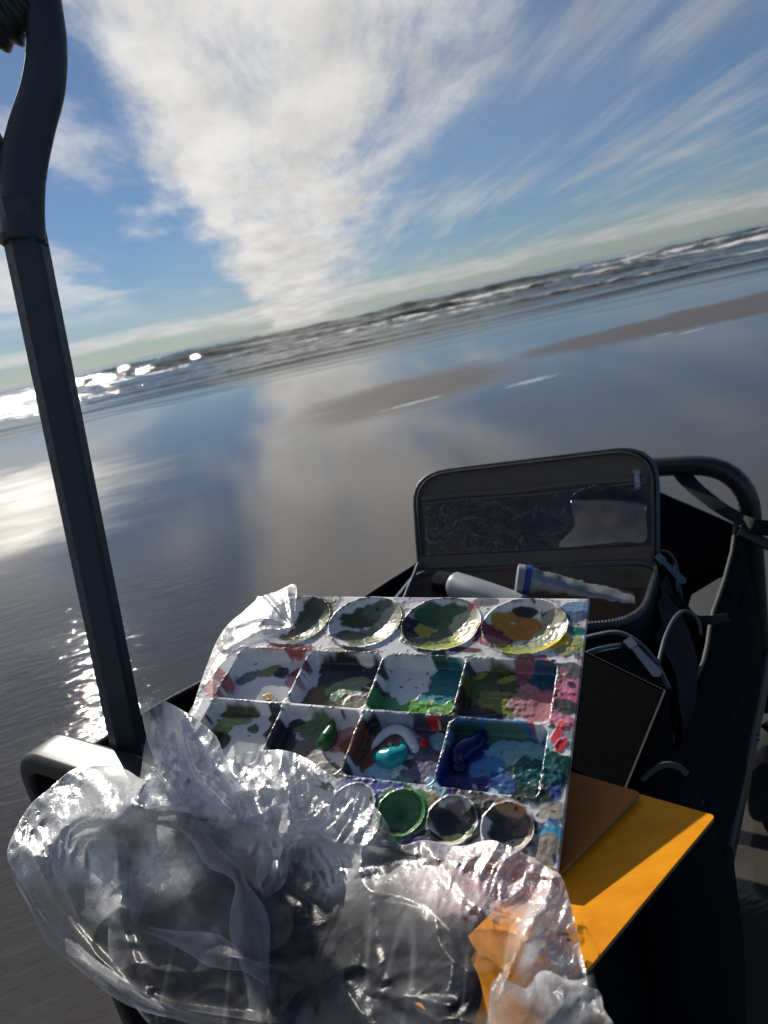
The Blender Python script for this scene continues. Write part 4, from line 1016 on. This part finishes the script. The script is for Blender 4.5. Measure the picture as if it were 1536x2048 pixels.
def film(name, poly, dpts, step, crump, milkf, parent, seed=0, tintf=None, creases=(), over_palette=0.0, crinkf=crinkle0):
    """crumpled sheet: outline and distances read off the photo, relief from creases"""
    poly = catmull(poly, 5, closed=True)
    x0, y0 = poly.min(0)-step*2; x1, y1 = poly.max(0)+step*2
    xs = np.arange(x0, x1, step); ys = np.arange(y0, y1, step)
    gx, gy = np.meshgrid(xs, ys, indexing='ij'); ins = inpoly(gx, gy, poly)
    sx, sy, sd = snap(gx, gy, poly)
    d = rbf(dpts, gx, gy)
    Fq = gridfaces(*gx.shape); keep = ins.ravel()[Fq].any(1); Fq = Fq[keep]
    gx2 = np.where(ins, gx, sx); gy2 = np.where(ins, gy, sy)
    # relief in metres, towards the lens
    wx = gx2/100+.35*fbm(gx2/170, gy2/170, 2, seed+40); wy = gy2/100+.35*fbm(gx2/170, gy2/170, 2, seed+45)
    rel = 0
    crk = crinkf(gx2, gy2)
    for sc_, am, sd_ in ((.40, .0090, 1), (.95, .0042, 2), (2.1, .0028, 3), (4.3, .0012, 4)):
        w_ = 1.0 if sc_ < .5 else (.45+.55*crk if sc_ < 2 else .15+.85*crk)
        rel = rel+am*crump*w_*(1+(crk*.7 if sc_ > 2 else 0))*(.7-1.5*np.abs(perlin(wx*sc_*(1.5 if sc_ > 2 else 1)+wy*sc_*.35, wy*sc_*(.75 if sc_ > 2 else 1), seed+sd_))**.75)
    for (pl, wpx_, amp) in creases:
        cp = catmull(pl, 6); best = np.full(gx.shape, 1e9)
        for k in range(len(cp)-1):
            a = cp[k]; dv = cp[k+1]-a; t = np.clip(((gx2-a[0])*dv[0]+(gy2-a[1])*dv[1])/(dv@dv), 0, 1)
            best = np.minimum(best, np.hypot(gx2-a[0]-t*dv[0], gy2-a[1]-t*dv[1]))
        rel = rel+amp*np.exp(-(best/wpx_)**2)
    lim, inside = pal_limit(gx2, gy2)
    lim = lim-over_palette
    kk = .026; hh = np.clip(.5+.5*(lim-d)/kk, 0, 1); d = lim*(1-hh)+d*hh-kk*hh*(1-hh)      # lies on the palette where they meet
    dd = d-np.maximum(rel, -over_palette*.8)
    P = CAMP+(FW+np.multiply.outer((gx2-IW/2)/FPX, RT)-np.multiply.outer((gy2-IH/2)/FPX, UP))*dd[..., None]
    milk = milkf(gx2, gy2, sd); tint = np.ones(gx.shape+(4,)); tint[..., :3] = (.92, .93, .95)
    if tintf: tint = tintf(gx2, gy2, tint)
    used = np.unique(Fq); mp = np.full(gx.size, -1); mp[used] = np.arange(len(used))
    return mesh(name, P.reshape(-1, 3)[used], mp[Fq], M['film'], parent, attrs={'film': ('FLOAT', np.clip(milk, 0, 1).ravel()[used]), 'tint': ('FLOAT_COLOR', tint.reshape(-1, 4)[used]), 'crinkle': ('FLOAT', crk.ravel()[used])})
def pal_limit(x, y):
    d = FW+np.multiply.outer((x-IW/2)/FPX, RT)-np.multiply.outer((y-IH/2)/FPX, UP)
    pdv = paldepth(x, y); p = d*pdv[..., None]-(MO-CAMP); a_, b_ = p@PXv, p@PYv
    out = np.hypot(np.maximum(np.maximum(HX0-a_, a_-HX1), 0), np.maximum(np.maximum(HY0-b_, b_-HY1), 0))
    lim = pdv+np.maximum(out-.004, 0)*2.6
    pz = (CAM_H+ZP-CAMP[2])/d[..., 2]; q = d*pz[..., None]+CAMP-c0           # the orange board below
    m2 = np.linalg.inv(np.stack([ea, eb, np.array([0, 0, 1.0])], -1)); uv = q@m2.T
    o2 = np.hypot(np.maximum(np.maximum(-uv[..., 0], uv[..., 0]-.17), 0), np.maximum(np.maximum(-uv[..., 1], uv[..., 1]-.054), 0))
    lim2 = pz-.004+np.maximum(o2-.002, 0)*3.0
    return np.minimum(lim, lim2), (out < .003) | (o2 < .002)
spoly = catmull([(285, 1600), (420, 1602), (560, 1640), (700, 1682), (780, 1722), (850, 1772), (912, 1835), (955, 1912), (985, 2000), (1000, 2095), (700, 2110), (370, 2095), (300, 1990), (262, 1880), (250, 1750), (258, 1660)], 4, closed=True)
sd_ = [(280, 1600, .53), (420, 1600, .50), (560, 1640, .475), (700, 1690, .44), (800, 1735, .41), (450, 1720, .47), (450, 1800, .435), (560, 1760, .42), (640, 1850, .380), (700, 1770, .388), (800, 1850, .338), (860, 1790, .352), (900, 1900, .315), (950, 1920, .318), (940, 2000, .294), (985, 2020, .300), (640, 2000, .362), (400, 1950, .42), (300, 1900, .46), (260, 1750, .50), (640, 2100, .345), (400, 2090, .40), (960, 2090, .283)]
st_ = 9.0; x0, y0 = spoly.min(0)-2*st_; x1, y1 = spoly.max(0)+2*st_
gx, gy = np.meshgrid(np.arange(x0, x1, st_), np.arange(y0, y1, st_), indexing='ij'); ins = inpoly(gx, gy, spoly); sx, sy, sdist = snap(gx, gy, spoly)
Fq = gridfaces(*gx.shape); Fq = Fq[ins.ravel()[Fq].any(1)]; gx2 = np.where(ins, gx, sx); gy2 = np.where(ins, gy, sy)
dd = rbf(sd_, gx2, gy2)+.012-.006*fbm(gx2/120, gy2/90, 3, 81)*sstep(0, 40, np.where(ins, sdist, 0))
Ps = (CAMP+(FW+np.multiply.outer((gx2-IW/2)/FPX, RT)-np.multiply.outer((gy2-IH/2)/FPX, UP))*dd[..., None]).reshape(-1, 3)
used = np.unique(Fq); mp = np.full(gx.size, -1); mp[used] = np.arange(len(used)); Vs = Ps[used].tolist(); Fs = [tuple(q) for q in mp[Fq].tolist()]
ec = {}
for q in Fs:
    for k in range(4): e_ = (q[k], q[(k+1) % 4]); ec[e_] = 1
bnd = [e_ for e_ in ec if (e_[1], e_[0]) not in ec]
cen = np.array(Vs).mean(0)
cur = {i: i for e_ in bnd for i in e_}
for lev in (.86, .6, .3, .006):
    new = {}
    for i in cur:
        p = np.array(Vs[i]); zt2 = p[2]*lev if lev > .01 else .006
        out_ = p[:2]-cen[:2]; k = {.86: 1.05, .6: 1.04, .3: .98, .006: .88}[lev]
        Vs.append([cen[0]+out_[0]*k, cen[1]+out_[1]*k, zt2]); new[i] = len(Vs)-1
    for (i, j) in bnd: Fs.append((cur[j], cur[i], new[i], new[j]))
    cur = new
sack = mesh('tote_bag', Vs, Fs, M['sack'], None); fix_normals(sack)
tag(sack, 'stuffed dark navy tote bag standing under the clear plastic bag', 'bag')
pbag = thing('plastic_bag', 'crumpled clear plastic bag wrapped round the paint palette', 'plastic bag', PX(600, 1960, .42))
dctl = [(285, 1400, .565), (330, 1420, .545), (400, 1450, .495), (450, 1510, .465), (290, 1500, .56), (350, 1560, .52), (520, 1510, .452), (600, 1520, .44), (680, 1570, .415), (740, 1640, .395), (800, 1690, .378),
        (900, 1695, .366), (1000, 1690, .362), (1110, 1745, .345), (1140, 1830, .318), (1172, 1945, .29), (1205, 2060, .27), (180, 1535, .60), (100, 1580, .59), (20, 1700, .55), (60, 1640, .57), (100, 1850, .52), (250, 1990, .44), (330, 2060, .40),
        (250, 1650, .51), (300, 1750, .472), (400, 1700, .455), (450, 1850, .40), (400, 1950, .39), (550, 1650, .425), (560, 1800, .392), (600, 1950, .35), (700, 1760, .378), (800, 1800, .338), (750, 1950, .324), (900, 1850, .306), (950, 1980, .278), (1050, 1850, .315), (1080, 1960, .29), (600, 2060, .335), (900, 2060, .275)]
outline = [(284, 1398), (330, 1402), (395, 1440), (432, 1472), (452, 1512), (485, 1506), (520, 1502), (565, 1500), (612, 1516), (662, 1550), (720, 1586), (762, 1628), (786, 1672), (805, 1690), (850, 1680), (920, 1692), (980, 1680), (1040, 1702), (1098, 1736), (1122, 1752), (1138, 1795), (1152, 1855), (1172, 1945), (1176, 1972), (1198, 1982), (1206, 2015), (1208, 2075),
           (900, 2085), (600, 2085), (355, 2085), (250, 1992), (160, 1915), (95, 1850), (38, 1760), (14, 1712), (30, 1660), (62, 1608), (98, 1578), (140, 1542), (182, 1530), (245, 1536), (290, 1560), (310, 1530), (292, 1470)]
def smear(x, y):
    n_ = fbm(x/9, y/9, 2, 66)
    g = sstep(1.1, .8, np.hypot((x-652)/13, (y-1573)/7)+.9*n_); o_ = np.maximum(sstep(1.1, .8, np.hypot((x-1130)/10, (y-1868)/4)+.8*n_), sstep(1.1, .8, np.hypot((x-1138)/5, (y-1880)/4)+.8*n_))
    return g, o_
def milk1(x, y, sd):
    m_ = .03+.04*fbm(x/120, y/120, 3, 51)+.04*np.abs(perlin(x/35, y/35, 55))
    m_ = m_+1.25*zone(x, y)*(.85+.5*fbm(x/60, y/40, 3, 53))
    m_ = m_+.18*np.exp(-((x-930)**2/120**2+(y-1770)**2/90**2))+.12*np.exp(-((x-180)**2/120**2+(y-1780)**2/120**2))
    streak = np.abs(perlin(x/90+y/400, y/700-x/300, 58)); m_ = m_+.30*np.clip(.10-streak, 0, 1)*8*.35
    m_ = np.maximum(m_, 2.0*smear(x, y)[0]); m_ = np.maximum(m_, 2.0*smear(x, y)[1])
    return m_+.30*np.exp(-sd/4.0)
def tint1(x, y, t):
    k = 1.0*np.exp(-((x-980)**2/130**2+(y-1760)**2/70**2))*(.7+.5*fbm(x/40, y/40, 3, 57))
    k = np.clip(k, 0, .8)[..., None]; t[..., :3] = t[..., :3]*(1-k)+np.array([.86, .44, .42])*k
    g, o_ = smear(x, y); t[..., :3] = t[..., :3]*(1-g[..., None])+np.array([.01, .10, .07])*g[..., None]; t[..., :3] = t[..., :3]*(1-o_[..., None])+np.array([.12, .13, .04])*o_[..., None]; return t
cre = [([(300, 1420), (330, 1560), (430, 1690), (500, 1780), (540, 2060)], 16, .012), ([(190, 1560), (230, 1700), (240, 1850), (290, 1980)], 18, .010), ([(560, 1520), (580, 1640), (540, 1780)], 18, .009), ([(620, 1530), (700, 1640), (730, 1780), (760, 1960)], 14, .003),
       ([(230, 1880), (400, 1900), (620, 1960), (900, 2010)], 12, .003), ([(860, 1700), (930, 1790), (1000, 1850)], 12, .005), ([(1110, 1760), (1060, 1860), (1000, 2000)], 18, .007), ([(60, 1700), (150, 1860), (300, 2000), (560, 2050)], 12, .009), ([(460, 1540), (520, 1620), (560, 1760)], 12, .007), ([(360, 1440), (390, 1540), (470, 1640)], 12, .007)]
film('film_front', outline, dctl, 3.2, 1.0, milk1, pbag, 0, tint1, cre, .010)
# second, lower layer of the same bag
out2 = [(300, 1460), (380, 1480), (470, 1530), (600, 1560), (690, 1630), (760, 1700), (900, 1720), (1060, 1730), (1110, 1770), (1140, 1880), (1120, 2000), (1000, 2080), (500, 2085), (330, 2020), (200, 1900), (110, 1760), (110, 1640), (190, 1570), (270, 1580)]
d2 = [(x, y, d+.018) for x, y, d in dctl]
film('film_back', out2, d2, 5.0, 1.2, lambda x, y, sd: .02+.05*fbm(x/90, y/90, 3, 61)+.08*np.exp(-sd/8), pbag, 9, None, (), .003)
# folded bands of doubled film
def band(pts, w, milk, seed):
    path = catmull(pts, 10); ctr = np.array([PX(x, y, d) for x, y, d in path]); n = len(ctr)
    tn = np.gradient(ctr, axis=0); tn /= np.linalg.norm(tn, axis=1, keepdims=True)
    vw = ctr-CAMP; vw /= np.linalg.norm(vw, axis=1, keepdims=True)
    sd = np.cross(tn, vw); sd /= np.linalg.norm(sd, axis=1, keepdims=True)
    K = 9; G = np.zeros((n, K, 3))
    for j in range(K):
        q = j/(K-1)*2-1
        off = .0025*np.array([perlin(i*.25, q*2, seed)[()] for i in range(n)])-.006*(1-q*q)
        ww = w/2*(1+.9*np.array([perlin(i*.11, seed+.37, seed)[()] for i in range(n)]))*(.35+.65*np.sin(np.pi*np.clip(np.linspace(.04, .96, n), 0, 1))**.6)
        G[:, j] = ctr+sd*(q*ww)[:, None]+vw*off[:, None]
    qq = np.linspace(-1, 1, K)[None, :]; ii = np.linspace(0, 1, n)[:, None]
    mk_ = milk*(.45+.55*np.abs(qq)**1.5)*sstep(0, .18, ii)*sstep(1.0, .8, ii)*(1+.5*perlin(ii*9+0*qq, qq*1.5+0*ii, seed))
    tint = np.ones((n*K, 4)); tint[:, :3] = (.74, .75, .77)
    mesh('film_fold', G.reshape(-1, 3), gridfaces(n, K), M['film'], pbag, attrs={'film': ('FLOAT', np.clip(mk_, 0, 1).ravel()), 'tint': ('FLOAT_COLOR', tint), 'crinkle': ('FLOAT', np.full(n*K, .15))})
band([(292, 1480, .535), (330, 1590, .50), (400, 1670, .462), (470, 1740, .43), (500, 1860, .395), (530, 2080, .345)], .020, .50, 3)
band([(222, 1600, .555), (232, 1740, .51), (236, 1850, .475), (280, 1960, .44)], .018, .30, 4)
band([(560, 1515, .437), (575, 1620, .425), (545, 1740, .405), (530, 1800, .395)], .014, .38, 5)
band([(20, 1715, .54), (80, 1830, .515), (170, 1925, .475), (300, 2010, .425), (480, 2060, .38)], .010, .55, 6)
band([(260, 1850, .47), (400, 1890, .43), (480, 1925, .405), (560, 1960, .38)], .010, .45, 7)
band([(1200, 1985, .262), (1120, 2010, .27), (1050, 2050, .275), (980, 2110, .275)], .026, .6, 8)
op_ = [(1145, 990), (1180, 972), (1215, 968), (1250, 978), (1286, 985), (1292, 1040), (1290, 1082), (1240, 1084), (1180, 1090), (1118, 1092), (1142, 1062), (1150, 1045), (1143, 1015)]  # thin grey film patch laid over the right part of the lid pocket
def film_patch_tint(x, y, t): t[..., :3] = (.15, .15, .19); return t
ldep = lambda x, y, off: float(np.dot(PP(x, y, lidp(LW/2, LH/2, off), lnv)-CAMP, FW))
film('grey_film_patch', op_, [(x, y, ldep(x, y, .008)) for x, y in op_]+[(1215, 1030, ldep(1215, 1030, .014))], 3.0, .5, lambda x, y, sd: .09+.10*fbm(x/45, y/45, 2, 91)+.06*np.exp(-sd/4), lid, 31, film_patch_tint, (), 0.0, lambda x, y: .12+0*x)
# corner of the bag still hooked over the palette
oc = [(590, 1168), (592, 1200), (584, 1256), (560, 1264), (535, 1280), (480, 1300), (440, 1330), (415, 1375), (395, 1420), (375, 1450), (384, 1420), (398, 1375), (412, 1335), (432, 1285), (455, 1250), (490, 1220), (520, 1195), (555, 1182)]
dc = [(x, y, float(paldepth(np.array(float(x)), np.array(float(y))))-.004) for x, y in oc]+[(x, y, float(paldepth(np.array(float(x)), np.array(float(y))))-.014) for x, y in ((540, 1215), (500, 1250), (470, 1275))]
cre2 = [([(580, 1258), (520, 1262), (450, 1300)], 5, .004), ([(582, 1254), (520, 1235), (460, 1255)], 6, .004), ([(584, 1250), (540, 1200), (530, 1190)], 5, .004), ([(584, 1240), (575, 1180)], 5, .003), ([(560, 1264), (480, 1285), (410, 1370)], 6, .003)]
film('film_corner', oc, dc, 2.2, .45, lambda x, y, sd: .42+.2*fbm(x/40, y/40, 3, 71)+.25*np.exp(-sd/4), pbag, 15, None, cre2, .0025, lambda x, y: .35+0*x)
print('tris', sum(len(o.data.polygons) for o in bpy.data.objects if o.type == 'MESH')*2)
